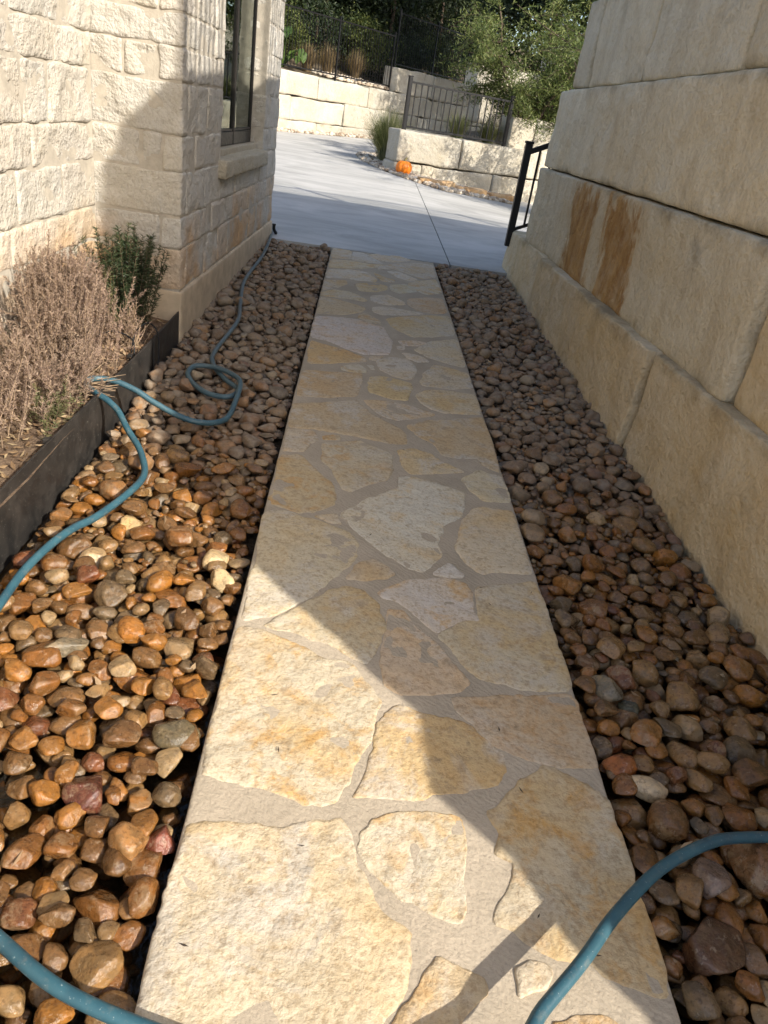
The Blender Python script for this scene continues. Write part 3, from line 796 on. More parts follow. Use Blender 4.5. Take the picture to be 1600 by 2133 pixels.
M_BLOCK = limestone('wall_limestone', (0.71, 0.635, 0.485), (0.69, 0.57, 0.375), (0.58, 0.46, 0.29), 0.50, 0.5, 0.55, 0.95, 0.45, pit=90, edge=0.8, streak=0.4)
M_BLOCK_TAN = limestone('tan_wall_limestone', (0.68, 0.58, 0.42), (0.66, 0.51, 0.30), (0.60, 0.43, 0.21), 0.45, 0.6, 0.6, 0.95, 0.35, pit=90, edge=0.6, streak=0.35)
M_BLOCK_STAIN = limestone('stained_wall_limestone', (0.71, 0.635, 0.485), (0.68, 0.56, 0.365), (0.60, 0.47, 0.29), 0.50, 0.5, 0.55, 0.95, 0.5, stains, pit=90, edge=0.8, streak=0.4)
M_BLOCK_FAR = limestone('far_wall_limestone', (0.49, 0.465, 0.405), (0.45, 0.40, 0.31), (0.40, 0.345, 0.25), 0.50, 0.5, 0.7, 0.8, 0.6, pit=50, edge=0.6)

rw = empty('retaining_wall', (1.75, 4.0, 0.05))
tag(rw, 'tall stacked limestone block retaining wall right of the path', 'wall')
RW0 = np.array([1.75, 4.0, 0.05])
courses = [
    # face x, z bottom, z top, joints from near to far
    (1.56, -0.20, 0.625, [-3.4, -0.9, 1.55, 3.77, 6.62, 8.34]),
    (1.66, 0.615, 1.275, [0.05, 3.03, 7.70]),
    (1.70, 1.285, 1.925, [0.52, 2.2, 7.78]),
    (1.735, 1.932, 2.57, [1.32, 2.6, 4.12, 5.64, 7.04, 7.46]),
    (1.77, 2.578, 3.21, [1.55, 3.2, 5.4, 7.12]),
    (1.80, 3.218, 3.84, [1.64, 4.3, 6.9]),
    (1.83, 3.848, 4.17, [1.58, 3.7, 6.8]),
]
sd = 40
for ci, (fx, z0, z1, js) in enumerate(courses):
    for bi in range(len(js)-1):
        y0, y1 = js[bi], js[bi+1]
        sd += 1
        dx = 0.012*math.sin(sd*2.3)
        if (ci, bi) in ((0, 2), (1, 0), (0, 4)): dx = 0.034     # set back a little: its neighbour's end shows at the joint
        if (ci, bi) in ((0, 3), (1, 1)): dx = -0.004
        near = ci < 4 and y1 > 1.5
        v, f = rbox(fx+dx, fx+0.5, y0+0.013, y1-0.013, z0, z1+0.004*math.sin(sd), 0.018, cells=(0.12, 0.05 if near else 0.15, 0.045 if near else 0.12),
                    amp=0.036 if ci else 0.026, freq=2.6, seed=sd, octs=5, chip=0.045 if ci else 0.03, zw=0.22)
        if near:
            # shallow quarry scars across the sawn face
            p3 = v.copy()
            v[:, 0] += np.where(v[:, 0] < fx+0.1, 0.020*fbm(p3*np.array([1, 1, 0.6]), 5, 4, sd+50)+0.012*np.minimum(0, fbm(p3, 2.2, 2, sd+51)+0.25), 0)
            if ci == 0:   # the lowest course leans in and has a worn, rounded top edge
                v[:, 0] += np.clip(v[:, 2]-0.1, 0, 1)*0.05
        m = M_BLOCK
        if ci == 0: m = M_BLOCK_TAN
        if ci == 1: m = M_BLOCK_STAIN if bi == 1 else M_BLOCK_TAN
        o = obj('limestone_block', v-RW0, f, m, rw)
        t = 0.96+0.08*math.sin(sd*1.7)
        o.color = (t, t*0.99, t*0.97, 1)

# hidden core of the terrace behind the blocks; unseen near end is shaped to cast the path's shadow edge
prof = [(-3.4, -0.3), (-3.4, 0.55), (-1.6, 0.8), (-0.31, 1.13), (-0.30, 1.25), (-0.20, 1.35), (-0.19, 1.52), (0.06, 1.54), (0.07, 1.66), (0.11, 1.77), (0.13, 1.90), (0.17, 2.06), (0.36, 2.30), (0.44, 2.51), (1.13, 2.82), (1.37, 3.75), (1.39, 4.17), (7.3, 4.17), (7.3, -0.3)]
n = len(prof)
v = np.array([(x, y, z) for x in (1.95, 14.0) for y, z in prof])
f = [tuple(range(n)), tuple(range(2*n-1, n-1, -1))] + [(i, i+n, (i+1) % n+n, (i+1) % n) for i in range(n)]
tag(obj('terrace', v, f, M_GROUND, smooth=False), 'raised earth terrace held by the tall block wall', kind='structure')
# block facing of the terrace end towards the driveway
rend = empty('retaining_wall', (4, 7.5, 0.2))
tag(rend, 'end of the tall block wall facing the driveway', 'wall')
for ci in range(6):
    for bi in range(4):
        xa = 2.32+bi*2.2; sd += 1
        v, f = rbox(xa+0.01, xa+2.19, 7.32-0.06*ci, 7.78-0.06*ci, -0.1+ci*0.71, 0.6+ci*0.71, 0.03, 0.25, 0.03, 2.5, sd, chip=0.03)
        obj('limestone_block', v-np.array([4, 7.5, 0.2]), f, M_BLOCK, rend)

# ------------------------------------------------------------------ metal fences
def fence(name, label, a, b, height, post_every=2.4, pitch=0.115, z_of=None, two_posts=None, post_r=0.032, bar=0.009, group=None):
    a = np.array(a, float); b = np.array(b, float)
    d = b-a; L = np.linalg.norm(d[:2]); u = d/L; ang = math.atan2(d[1], d[0])
    root = empty(name, a, ang); tag(root, label, 'fence', group)
    rise = (b[2]-a[2])/L
    zz = lambda s: rise*s
    ns = two_posts if two_posts is not None else list(np.arange(0, L+0.01, L/max(1, round(L/post_every))))
    pv, pf = rbox(-post_r, post_r, -post_r, post_r, -0.08, height+0.06, 0.006, 0.5)
    pme = mesh('post', pv, pf, False, M_BLACK)
    cv, cf = rbox(-post_r*1.2, post_r*1.2, -post_r*1.2, post_r*1.2, height+0.06, height+0.085, 0.01, 0.05)
    cme = mesh('post_cap', cv, cf, False, M_BLACK)
    for s in ns:
        p = inst('post', pme, root, (s, 0, zz(s))); inst('post_cap', cme, p)
    for h in (0.07, height-0.02):
        v, f = box(ns[0], ns[-1], -0.017, 0.017, -0.017, 0.017)
        v[:, 2] += h+rise*v[:, 0]
        obj('rail', v, f, M_BLACK, root, False)
    kv, kf = box(-bar, bar, -bar, bar, 0.05, height-0.01)
    kme = mesh('picket', kv, kf, False, M_BLACK)
    s = ns[0]+pitch
    while s < ns[-1]-pitch*0.5:
        if min(abs(s-q) for q in ns) > 0.05:
            inst('picket', kme, root, (s, 0, zz(s)))
        s += pitch
    return root

fence('iron_fence', 'black metal fence on top of the tall block wall', (2.02, 1.75, 4.17), (2.02, 6.75, 4.17), 1.2)
fence('iron_fence', 'black metal fence on the driveway end of the terrace', (2.1, 6.85, 4.17), (9.5, 6.85, 4.17), 1.2)

# stair rail at the far end of the wall, with the steps it guards
steps = empty('stone_steps', (2.2, 8.9, 0.3)); tag(steps, 'stone steps climbing away behind the tall block wall', 'steps')
for k in range(6):
    v, f = rbox(2.0+0.36*k, 2.0+0.36*k+0.5+0.4*(k == 5), 8.0, 9.3, 0.1, 0.42+0.17*k, 0.015, 0.3, 0.008, 3, 300+k)
    obj('step', v-np.array([2.2, 8.9, 0.3]), f, M_BLOCK, steps)
hr = empty('stair_rail', (1.60, 8.22, 0.53)); tag(hr, 'black metal stair rail at the far end of the block wall', 'railing')
v, f = rbox(-0.034, 0.034, -0.034, 0.034, -0.06, 0.92, 0.006, 0.5); obj('post', v, f, M_BLACK, hr, False)
v, f = rbox(-0.042, 0.042, -0.042, 0.042, 0.92, 0.945, 0.008, 0.1); obj('post_cap', v, f, M_BLACK, hr, False)
for h, w in ((0.84, 0.026), (0.10, 0.016)):
    v, f = box(0.03, 2.2, -w, w, -w, w); v[:, 2] += h+0.47*v[:, 0]; obj('rail', v, f, M_BLACK, hr, False)
for k in range(1, 17):
    v, f = box(-0.010, 0.010, -0.010, 0.010, 0.10, 0.84)
    inst('picket', mesh('picket', v, f, False, M_BLACK), hr, (0.125*k, 0, 0.47*0.125*k))
v, f = rbox(-0.034, 0.034, -0.034, 0.034, 0.0, 0.92, 0.006, 0.5); inst('post', mesh('post', v, f, False, M_BLACK), hr, (2.2, 0, 1.03))

# ------------------------------------------------------------------ the stone house
HX, HY, HROT = -1.0, 4.54, -math.atan2(0.13, 3.56)
house = empty('stone_house', (HX, HY, 0.0), HROT)
tag(house, 'white limestone block house with a dark framed window beside the path', 'house')
ROWS = [0.40, 0.64, 0.815, 1.05, 1.235, 1.49, 1.65, 1.80, 2.02, 2.24, 2.42, 2.66, 2.88, 3.10]
WIN = (1.02, 2.72, 1.13, 2.66)      # opening along the side wall: y0, y1, z0, z1
JX = -0.478
side_len = 3.52

def wall_part(pieces):
    v, f = join([box(*p) for p in pieces])
    return obj('wall', v, f, M_HMORT, house, False)
REC = 0.006
w_side = wall_part([(-0.34, -REC, 0.11, WIN[0]-0.003, 0.39, 3.10), (-0.34, -REC, WIN[1]+0.003, side_len-0.01, 0.39, 3.10),
                    (-0.34, -REC, WIN[0]-0.003, WIN[1]+0.003, 0.39, WIN[2]-0.06), (-0.34, -REC, WIN[0]-0.003, WIN[1]+0.003, WIN[3], 3.10)])
w_jog = wall_part([(JX-0.2, -REC-0.002, REC, 0.109, 0.392, 3.098)])
w_left = wall_part([(JX-0.35, JX-REC, -6.0, 0.0-0.001, 0.1, 3.096)])
w_far = wall_part([(-6.0, -0.35, side_len-0.12, side_len-0.012, 0.1, 3.09), (-6, JX-0.4, -6.0, -5.9, 0.1, 3.09)])

hr_ = np.random.default_rng(5)
def stone(parent, x0, x1, y0, y1, z0, z1, warm=0.0, cell=0.022, amp=0.018):
    global sd
    sd += 1
    v, f = rbox(x0, x1, y0, y1, z0, z1, 0.010, cells=(cell if x1-x0 > 0.14 else 0.05, cell if y1-y0 > 0.14 else 0.05, cell), amp=amp, freq=6.5, seed=sd, octs=4, chip=0.016)
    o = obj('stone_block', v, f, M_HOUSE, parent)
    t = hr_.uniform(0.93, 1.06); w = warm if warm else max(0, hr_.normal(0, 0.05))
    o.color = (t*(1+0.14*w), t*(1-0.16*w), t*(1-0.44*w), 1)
    return o

D = 0.11
G = 0.008
jog_split = {0: [0, .55, 1], 1: [0, .75, 1], 2: [0, 1], 3: [0, .53, .77, 1], 4: [0, 1], 5: [0, .34, .72, 1], 6: [0, 1], 7: [0, .73, 1], 8: [0, .4, 1], 9: [0, 1], 10: [0, .6, 1], 11: [0, 1], 12: [0, .5, 1]}
left_split = {0: [0, -.52, -1.0, -1.6], 1: [0, -.70, -1.05, -1.7], 2: [0, -.45, -.96, -1.5], 3: [0, -.78, -1.5], 4: [0, -.57, -.84, -1.5], 5: [0, -.47, -1.3], 6: [0, -.40, -.9, -1.6], 7: [0, -.6, -1.2]}
for k in range(len(ROWS)-1):
    z0, z1 = ROWS[k]+G*0.6, ROWS[k+1]-G*0.6
    # jog face, looking at the camera
    fr = jog_split.get(k, [0, .5, 1])
    for a, b_ in zip(fr[:-1], fr[1:]):
        xa, xb = JX+(-JX)*a, JX+(-JX)*b_
        last = b_ == 1
        stone(w_jog, xa+(G if a else -0.02), 0.0 if last else xb-G, 0.0, (0.30 if k % 2 else D) if last else D, z0, z1, 0.5 if k == 0 else 0, cell=0.018)
    # side wall, facing the path
    y = 0.30+G if k % 2 else D+G
    cuts = [y]
    while y < side_len-0.3:
        y += hr_.uniform(0.30, 0.66); cuts.append(y)
    if side_len-cuts[-1] < 0.22 and len(cuts) > 2: cuts.pop()
    cuts.append(side_len)
    inwin = z1 > WIN[2]-0.02 and z0 < WIN[3]
    if inwin:
        near = [c for c in cuts if c < WIN[0]-0.16]+[WIN[0]]
        far = [WIN[1]]+[c for c in cuts if c > WIN[1]+0.2]
        segs = list(zip(near[:-1], near[1:]))+list(zip(far[:-1], far[1:]))
    else:
        segs = list(zip(cuts[:-1], cuts[1:]))
    for a, b_ in segs:
        if b_-a < 0.03: continue
        deep = -0.30 if (inwin and (abs(b_-WIN[0]) < 1e-6 or abs(a-WIN[1]) < 1e-6)) else -D
        stone(w_side, deep, 0.0, a+G*0.5, b_-G*0.5, z0, z1, 0.35 if k < 2 and hr_.random() < 0.5 else 0)
    # left wall, set back, facing the path
    ls = list(left_split.get(k, [0]))
    while ls[-1] > -3.4: ls.append(ls[-1]-hr_.uniform(0.4, 0.75))
    for a, b_ in zip(ls[:-1], ls[1:]):
        stone(w_left, JX-D, JX, b_+G, a-G, z0, z1, (0.3 if k < 2 else 0), cell=0.02)
# foundation band
v, f = rbox(-0.30, 0.012, -0.004, side_len+0.01, -0.2, 0.395, 0.012, cells=(0.2, 0.06, 0.05), amp=0.006, freq=4, seed=77, chip=0.01)
obj('foundation', v, f, M_STUCCO, house)
v, f = rbox(JX-0.3, -0.31, 0.0, 0.3, -0.2, 0.392, 0.012, cells=(0.06, 0.2, 0.05), amp=0.006, freq=4, seed=78, chip=0.01)
obj('foundation', v, f, M_STUCCO, house)
v, f = rbox(JX-0.3, JX+0.006, -6.0, -0.006, -0.2, 0.392, 0.012, cells=(0.2, 0.1, 0.08), amp=0.006, freq=4, seed=79, chip=0.01)
obj('foundation', v, f, M_STUCCO, house)
# window
win = empty('window'); win.parent = house
FX = -0.11
def wbox(name, *b_):
    v, f = rbox(*b_, 0.004, 0.4); return obj(name, v, f, M_BRONZE, win, False)
y0, y1, z0, z1 = WIN
wbox('frame', FX-0.06, FX, y0, y1, z0-0.01, z0+0.085)
wbox('frame', FX-0.06, FX, y0, y1, z1-0.06, z1)
wbox('frame', FX-0.05, FX, y0, y0+0.032, z0+0.086, z1-0.061)
wbox('frame', FX-0.05, FX, y1-0.032, y1, z0+0.086, z1-0.061)
MY = 1.96
wbox('mullion', FX-0.04, FX+0.003, MY-0.026, MY-0.003, z0-0.008, z1-0.02)
wbox('mullion', FX-0.04, FX+0.003, MY+0.003, MY+0.026, z0-0.008, z1-0.02)
wbox('sash', FX-0.03, FX-0.004, y0+0.033, MY-0.027, z0+0.087, z0+0.105)
wbox('sash', FX-0.03, FX-0.004, MY+0.027, y1-0.033, z0+0.087, z0+0.105)
def glass_mat():
    b = NB('window_glass')
    g = b.n('BsdfGlossy', {'Color': (0.92, 1.0, 0.95, 1), 'Roughness': 0.004}).outputs[0]
    t = b.n('BsdfTransparent', {'Color': (0.55, 0.72, 0.64, 1)}).outputs[0]
    fr = b.math('MULTIPLY', b.n('Fresnel', {'IOR': 1.9}).outputs[0], 1.0, clamp=True)
    return b.done(b.n('MixShader', {0: fr, 1: t, 2: g}).outputs[0])
M_GLASS = glass_mat()
for a, b_ in ((y0+0.03, MY-0.025), (MY+0.025, y1-0.03)):
    v, f = box(FX-0.020, FX-0.014, a, b_, z0+0.10, z1-0.06)
    obj('pane', v, f, M_GLASS, win, False)
v, f = join([box(-3.0, -2.95, 0.3, 3.3, 0.3, 3.0), box(-3.0, -0.35, 0.25, 0.30, 0.3, 3.0), box(-3.0, -0.35, 3.30, 3.35, 0.3, 3.0), box(-3, -0.35, 0.3, 3.3, 0.25, 0.3), box(-3, -0.35, 0.3, 3.3, 3.0, 3.05)])
obj('room', v, f, M_INTERIOR, house, False)
v, f = rbox(-0.16, 0.050, WIN[0]-0.05, WIN[1]+0.02, 0.955, 1.075, 0.016, cells=(0.05, 0.03, 0.03), amp=0.012, freq=9, seed=91, chip=0.02)
o = obj('window_sill', v, f, M_HOUSE, house); o.color = (0.9, 0.86, 0.76, 1)
v, f = rbox(-0.28, FX+0.05, WIN[0]+0.002, WIN[1]-0.002, 1.05, 1.118, 0.01, 0.1, 0.003, 8, 92)
o = obj('window_sill', v, f, M_HOUSE, house); o.color = (0.85, 0.8, 0.7, 1)
v, f = rbox(-0.3, 0.004, WIN[0]-0.2, WIN[1]+0.2, 2.66, 2.87, 0.012, cells=(0.1, 0.04, 0.04), amp=0.01, freq=7, seed=93, chip=0.012)
# roof with a short overhang
v = np.array([(0.35, -6.3, 3.1), (0.35, 3.9, 3.1), (-6.5, 3.9, 3.1), (-6.5, -6.3, 3.1), (0.35, -6.3, 3.22), (0.35, 3.9, 3.22), (-6.5, 3.9, 3.22), (-6.5, -6.3, 3.22), (-3, -3.5, 4.9), (-3, 1.2, 4.9)])
f = [(3, 2, 1, 0), (0, 1, 5, 4), (1, 2, 6, 5), (2, 3, 7, 6), (3, 0, 4, 7), (4, 5, 9, 8), (5, 6, 9), (6, 7, 8, 9), (7, 4, 8)]
obj('roof', v, f, M_ROOF, house, False)
# black drain elbow at the far foot of the wall
dp = empty('drain_pipe', (-0.845, 8.12, 0.25)); dp.scale = (0.6, 0.6, 0.6); tag(dp, 'short black drain elbow at the far foot of the house', 'pipe')
v, f = tubef(catmull([(0, 0, 0.16), (0, 0, 0.10), (0.01, 0.03, 0.06), (0.03, 0.12, 0.01)], 0.02), 0.028, 10); obj('elbow', v, f, M_BLACK, dp)
v, f = tubef([(0, 0, 0.15), (0, 0, 0.175)], 0.033, 10); obj('collar', v, f, M_BLACK, dp)
# ------------------------------------------------------------------ planter in front of the house
def steel_mat():
    b = NB('weathered_steel'); p = b.pos()
    n = b.noise(p, 9, 6, 0.7); st = b.noise(b.n('Mapping', {'Vector': p, 'Scale': (1, 14, 1.2)}).outputs[0], 5, 4, 0.6)
    c = b.mix(b.rng(n, 0.4, 0.65), (0.028, 0.027, 0.026), (0.060, 0.052, 0.045))
    c = b.mix(b.rng(b.noise(p, 120, 3, 0.6), 0.66, 0.72), c, (0.35, 0.33, 0.28))
    return b.done(b.bsdf(c, b.rng(n, 0.3, 0.7, 0.35, 0.7), b.bump(n, 0.3, 0.004), 0.5, 0.35))
M_STEEL = steel_mat()
edge = empty('planter_edging', (-1.03, 3.0, 0.1)); tag(edge, 'dark weathered steel edging holding the planter bed by the house', 'edging')
E0 = np.array([-1.03, 3.0, 0.1])
for (ya, yb, xa, xb, zt) in ((0.2, 4.02, -1.048, -1.022, 0.262), (3.96, 4.535, -1.012, -1.005, 0.275)):
    ys = np.linspace(ya, yb, 40)
    v, f = grid_sheet(np.array([0.0, 1.0]), ys, lambda x, y: 0*x)
    n_ = len(v)
    xm = lambda y: np.interp(y, [ya, yb], [xa, xb]) + 0.006*np.sin(y*2.1)
    pts, fc = [], []
    prof_ = lambda y: [(-0.004, -0.02), (0.004, -0.02), (0.004, zt+0.012*(y-3)*0.3), (-0.004, zt+0.012*(y-3)*0.3)]
    for y in ys:
        for dx, z in prof_(y): pts.append((xm(y)+dx, y, z))
    for i in range(len(ys)-1):
        for k in range(4): fc.append((i*4+k, i*4+(k+1) % 4, (i+1)*4+(k+1) % 4, (i+1)*4+k))
    fc += [(0, 1, 2, 3), tuple((len(ys)-1)*4+k for k in (3, 2, 1, 0))]
    obj('steel_panel', np.array(pts)-E0, fc, M_STEEL, edge, False)
for y in (1.4, 2.6, 3.7):
    v, f = rbox(-1.075, -1.05, y, y+0.03, 0.0, 0.25, 0.003, 0.3); obj('stake', v-E0, f, M_STEEL, edge, False)

def soil_z(x, y):
    return 0.215 + 0.02*np.sin(x*7+1)*np.sin(y*5) + 0.012*fbm(np.stack([x, y, 0*x], 1), 6, 3, 8) + 0.10*np.clip((-1.1-x)/0.4, 0, 1)*0.5
v, f = grid_sheet(np.linspace(-1.52, -1.028, 34), np.linspace(0.2, 4.56, 220), soil_z)
tag(obj('planter_soil', v, f, M_BED), 'brown mulch soil of the planter bed', kind='structure')
sz = lambda x, y: float(soil_z(np.array([x]), np.array([y]))[0])

# --- woody herbs made of many stems with needle leaves
def stems(rs, n, cx, cy, spread, hmin, hmax, lean, nseg=6, wob=0.02, xlim=None):
    out = []
    for _ in range(n):
        a = rs.uniform(0, 2*np.pi); r = abs(rs.normal(0, 1))*0.5
        bx, by = cx+math.cos(a)*r*spread[0], cy+math.sin(a)*r*spread[1]
        if xlim: bx = min(max(bx, xlim[0]), xlim[1])
        h = rs.uniform(hmin, hmax)*(1-0.22*min(1.6, r))
        d = np.array([math.cos(a)*r*lean+rs.normal(0, lean*0.4), math.sin(a)*r*lean+rs.normal(0, lean*0.4), 1.0])
        d /= np.linalg.norm(d)
        P = [np.array([bx, by, sz(bx, by)-0.01])]
        for s in range(nseg):
            d = d + np.array([rs.normal(0, wob*4), rs.normal(0, wob*4), 0.10*0.5]); d /= np.linalg.norm(d)
            P.append(P[-1]+d*h/nseg)
        out.append(np.array(P))
    return out

def needles(rs, P, per, ln, wd, start=0.25, up=0.5):
    """needle leaves as thin triangles along a stem"""
    n = int(per*np.linalg.norm(np.diff(P, axis=0), axis=1).sum())
    t = rs.uniform(start, 1.0, n)*(len(P)-1)
    i = np.minimum(t.astype(int), len(P)-2); fr = (t-i)[:, None]
    base = P[i]*(1-fr)+P[i+1]*fr
    ax = P[i+1]-P[i]; ax /= np.linalg.norm(ax, axis=1, keepdims=True)
    d = rs.normal(size=(n, 3)); d -= ax*(d*ax).sum(1, keepdims=True); d /= np.linalg.norm(d, axis=1, keepdims=True)
    dirn = d*(1-up)+ax*up; dirn /= np.linalg.norm(dirn, axis=1, keepdims=True)
    w = np.cross(dirn, rs.normal(size=(n, 3))); w /= np.linalg.norm(w, axis=1, keepdims=True)
    L = ln*rs.uniform(0.6, 1.25, n)[:, None]
    V = np.stack([base-w*wd*0.5, base+w*wd*0.5, base+dirn*L*0.6+w*wd*0.55, base+dirn*L], 1).reshape(-1, 3)
    k = np.arange(n)*4
    return V, np.stack([k, k+1, k+2, k+3], 1)

def herb(name, label, rs, stem_list, per, ln, wd, m_leaf, m_stem, rad=0.0028, start=0.25, up=0.5, twigs=0, loc=(0, 0, 0)):
    root = empty(name, loc); tag(root, label, 'plant')
    L0 = np.array(loc, float)
    sl = list(stem_list)
    for P in stem_list:
        for _ in range(rs.poisson(twigs)):
            t = rs.uniform(0.3, 0.9); i = int(t*(len(P)-1)); b0 = P[i]
            d = rs.normal(size=3)*0.6+np.array([0, 0, 0.9]); d /= np.linalg.norm(d)
            l = rs.uniform(0.05, 0.14)
            sl.append(np.array([b0, b0+d*l*0.5, b0+d*l+np.array([0, 0, 0.015])]))
    sv, lv = [], []
    for P in sl:
        V, F = tube(P, np.linspace(rad, rad*0.4, len(P)), 3, False)
        sv.append((V, np.array(F)))
        lv.append(needles(rs, P, per, ln, wd, start, up))
    v, f = join(sv); obj('stems', v-L0, f, m_stem, root)
    v, f = join(lv); obj('foliage', v-L0, f, m_leaf, root, False)
    return root

M_DRY = foliage_mat('dry_foliage', [(0.0, (0.15, 0.095, 0.078)), (0.35, (0.28, 0.19, 0.158)), (0.7, (0.38, 0.265, 0.215)), (1.0, (0.50, 0.37, 0.29))], 0.2, 0.8)
M_DRYST = plain('dry_stem', (0.36, 0.26, 0.17), 0.85, 0.2, 0, 60, 0.3)
M_ROSE = foliage_mat('rosemary_leaf', [(0.0, (0.020, 0.034, 0.016)), (0.5, (0.040, 0.062, 0.026)), (0.85, (0.065, 0.088, 0.042)), (1.0, (0.11, 0.12, 0.05))], 0.12, 0.5)
M_ROSEY = foliage_mat('pale_sprig_leaf', [(0.0, (0.09, 0.10, 0.045)), (0.6, (0.16, 0.16, 0.07)), (1.0, (0.26, 0.22, 0.11))], 0.2, 0.6)
M_WOOD = plain('woody_stem', (0.13, 0.09, 0.06), 0.9, 0.2, 0, 60, 0.3)

rs = np.random.default_rng(31)
xl = (-1.45, -1.06)
S = stems(rs, 280, -1.27, 3.42, (0.17, 0.44), 0.38, 0.58, 0.16, 7, 0.018, xl)
S += stems(rs, 70, -1.18, 3.05, (0.14, 0.25), 0.16, 0.34, 0.5, 6, 0.05, xl)
S += stems(rs, 70, -1.30, 2.62, (0.16, 0.35), 0.30, 0.48, 0.2, 7, 0.02, xl)
herb('dry_shrub', 'dead brown brittle herb shrub filling the planter bed', rs, S, 640, 0.015, 0.0024, M_DRY, M_DRYST, 0.0021, 0.10, 0.45, 2.2, (-1.27, 3.4, 0.22))
S = stems(rs, 34, -1.13, 3.95, (0.06, 0.10), 0.14, 0.27, 0.5, 6, 0.05, (-1.3, -1.05))
herb('dry_shrub', 'small pale dead sprigs in front of the green rosemary', rs, S, 130, 0.014, 0.0034, M_DRY, M_DRYST, 0.0026, 0.2, 0.5, 1.5, (-1.14, 3.9, 0.22))
S = stems(rs, 80, -1.22, 4.25, (0.14, 0.14), 0.40, 0.62, 0.24, 7, 0.015, (-1.42, -1.07))
herb('rosemary_bush', 'dark green upright rosemary bush against the house corner', rs, S, 420, 0.026, 0.0038, M_ROSE, M_WOOD, 0.003, 0.1, 0.35, 1.0, (-1.21, 4.25, 0.22))
S = stems(rs, 3, -1.26, 4.06, (0.04, 0.03), 0.34, 0.42, 0.1, 7, 0.012, (-1.36, -1.1))
herb('rosemary_sprig', 'yellowish upright sprig between the dead shrub and the rosemary', rs, S, 330, 0.02, 0.004, M_ROSEY, M_WOOD, 0.0025, 0.1, 0.4, 0.5, (-1.22, 4.05, 0.22))
S = stems(rs, 22, -1.14, 2.86, (0.07, 0.10), 0.06, 0.13, 0.7, 5, 0.05, (-1.3, -1.07))
herb('green_sprig', 'low grey green sprig at the foot of the dead shrub', rs, S, 300, 0.016, 0.004, M_ROSEY, M_WOOD, 0.002, 0.05, 0.4, 1.0, (-1.14, 2.86, 0.22))
# broken dry twigs poking over the steel edge
tw = empty('dry_twigs', (-1.06, 3.3, 0.26)); tag(tw, 'broken dry twigs poking over the steel edging beside the hose', 'twigs')
parts = []
for k in range(14):
    y0 = 3.16+rs.uniform(-0.05, 0.06)
    P = [np.array([-1.18, y0-0.02, 0.255])]
    d = np.array([1.0, rs.normal(0.12, 0.25), rs.normal(0.10, 0.2)])
    for s in range(5):
        d = d+rs.normal(size=3)*0.16; P.append(P[-1]+d/np.linalg.norm(d)*rs.uniform(0.03, 0.06))
    P = np.array(P); P[:, 2] = np.maximum(P[:, 2], 0.25)
    V, F = tube(P, np.linspace(0.0028, 0.0012, len(P)), 4, False); parts.append((V, np.array(F)))
v, f = join(parts); obj('twigs', v-np.array([-1.06, 3.3, 0.26]), f, M_DRYST, tw)

# curled dead leaves on the soil
def leaf_cloud(rs, pts, ln, wd, droop=0.3, flat=0.0):
    n = len(pts)
    d = rs.normal(size=(n, 3)); d[:, 2] = d[:, 2]*(1-flat)-droop*0.3
    d /= np.linalg.norm(d, axis=1, keepdims=True)
    w = np.cross(d, rs.normal(size=(n, 3))*np.array([1-flat, 1-flat, 1])+np.array([0, 0, flat*2])); w /= np.maximum(np.linalg.norm(w, axis=1, keepdims=True), 1e-6)
    L = ln*rs.uniform(0.6, 1.3, (n, 1)); Wd = wd*rs.uniform(0.7, 1.3, (n, 1))
    c = np.cross(d, w)*L*0.10
    V = np.stack([pts-d*L*0.5, pts+w*Wd*0.5+c, pts+d*L*0.5, pts-w*Wd*0.5+c], 1).reshape(-1, 3)
    k = np.arange(n)*4
    return V, np.stack([k, k+1, k+2, k+3], 1)
M_LITTER = foliage_mat('dead_leaves', [(0.0, (0.16, 0.09, 0.05)), (0.5, (0.30, 0.19, 0.11)), (1.0, (0.44, 0.32, 0.20))], 0.15, 0.8)
n_ = 1500
lx = rs.uniform(-1.46, -1.05, n_); ly = rs.uniform(1.2, 4.5, n_)
pts = np.stack([lx, ly, soil_z(lx, ly)+rs.uniform(0.004, 0.022, n_)], 1)
v, f = leaf_cloud(rs, pts, 0.035, 0.014, 0, 0.6)
tag(obj('dead_leaves', v, f, M_LITTER, smooth=False), 'curled dead leaves and litter on the planter soil', kind='stuff')
# drip tubing loops
for (P, lab) in (([(-1.20, 3.52, 0.20), (-1.21, 3.58, 0.33), (-1.15, 3.72, 0.355), (-1.075, 3.80, 0.30), (-1.06, 3.78, 0.22)], 'thin black drip tube looping out of the soil in the sun'),
                 ([(-1.09, 3.83, 0.22), (-1.085, 3.90, 0.31), (-1.05, 4.02, 0.335), (-1.0, 4.02, 0.285), (-0.975, 3.94, 0.18), (-0.97, 3.90, 0.15)], 'thin black drip tube arching over the steel edging')):
    C_ = catmull(P, 0.015)
    v, f = tubef(C_, 0.0042, 6)
    tag(obj('drip_tube', v, f, M_BLACK), lab, 'tube')

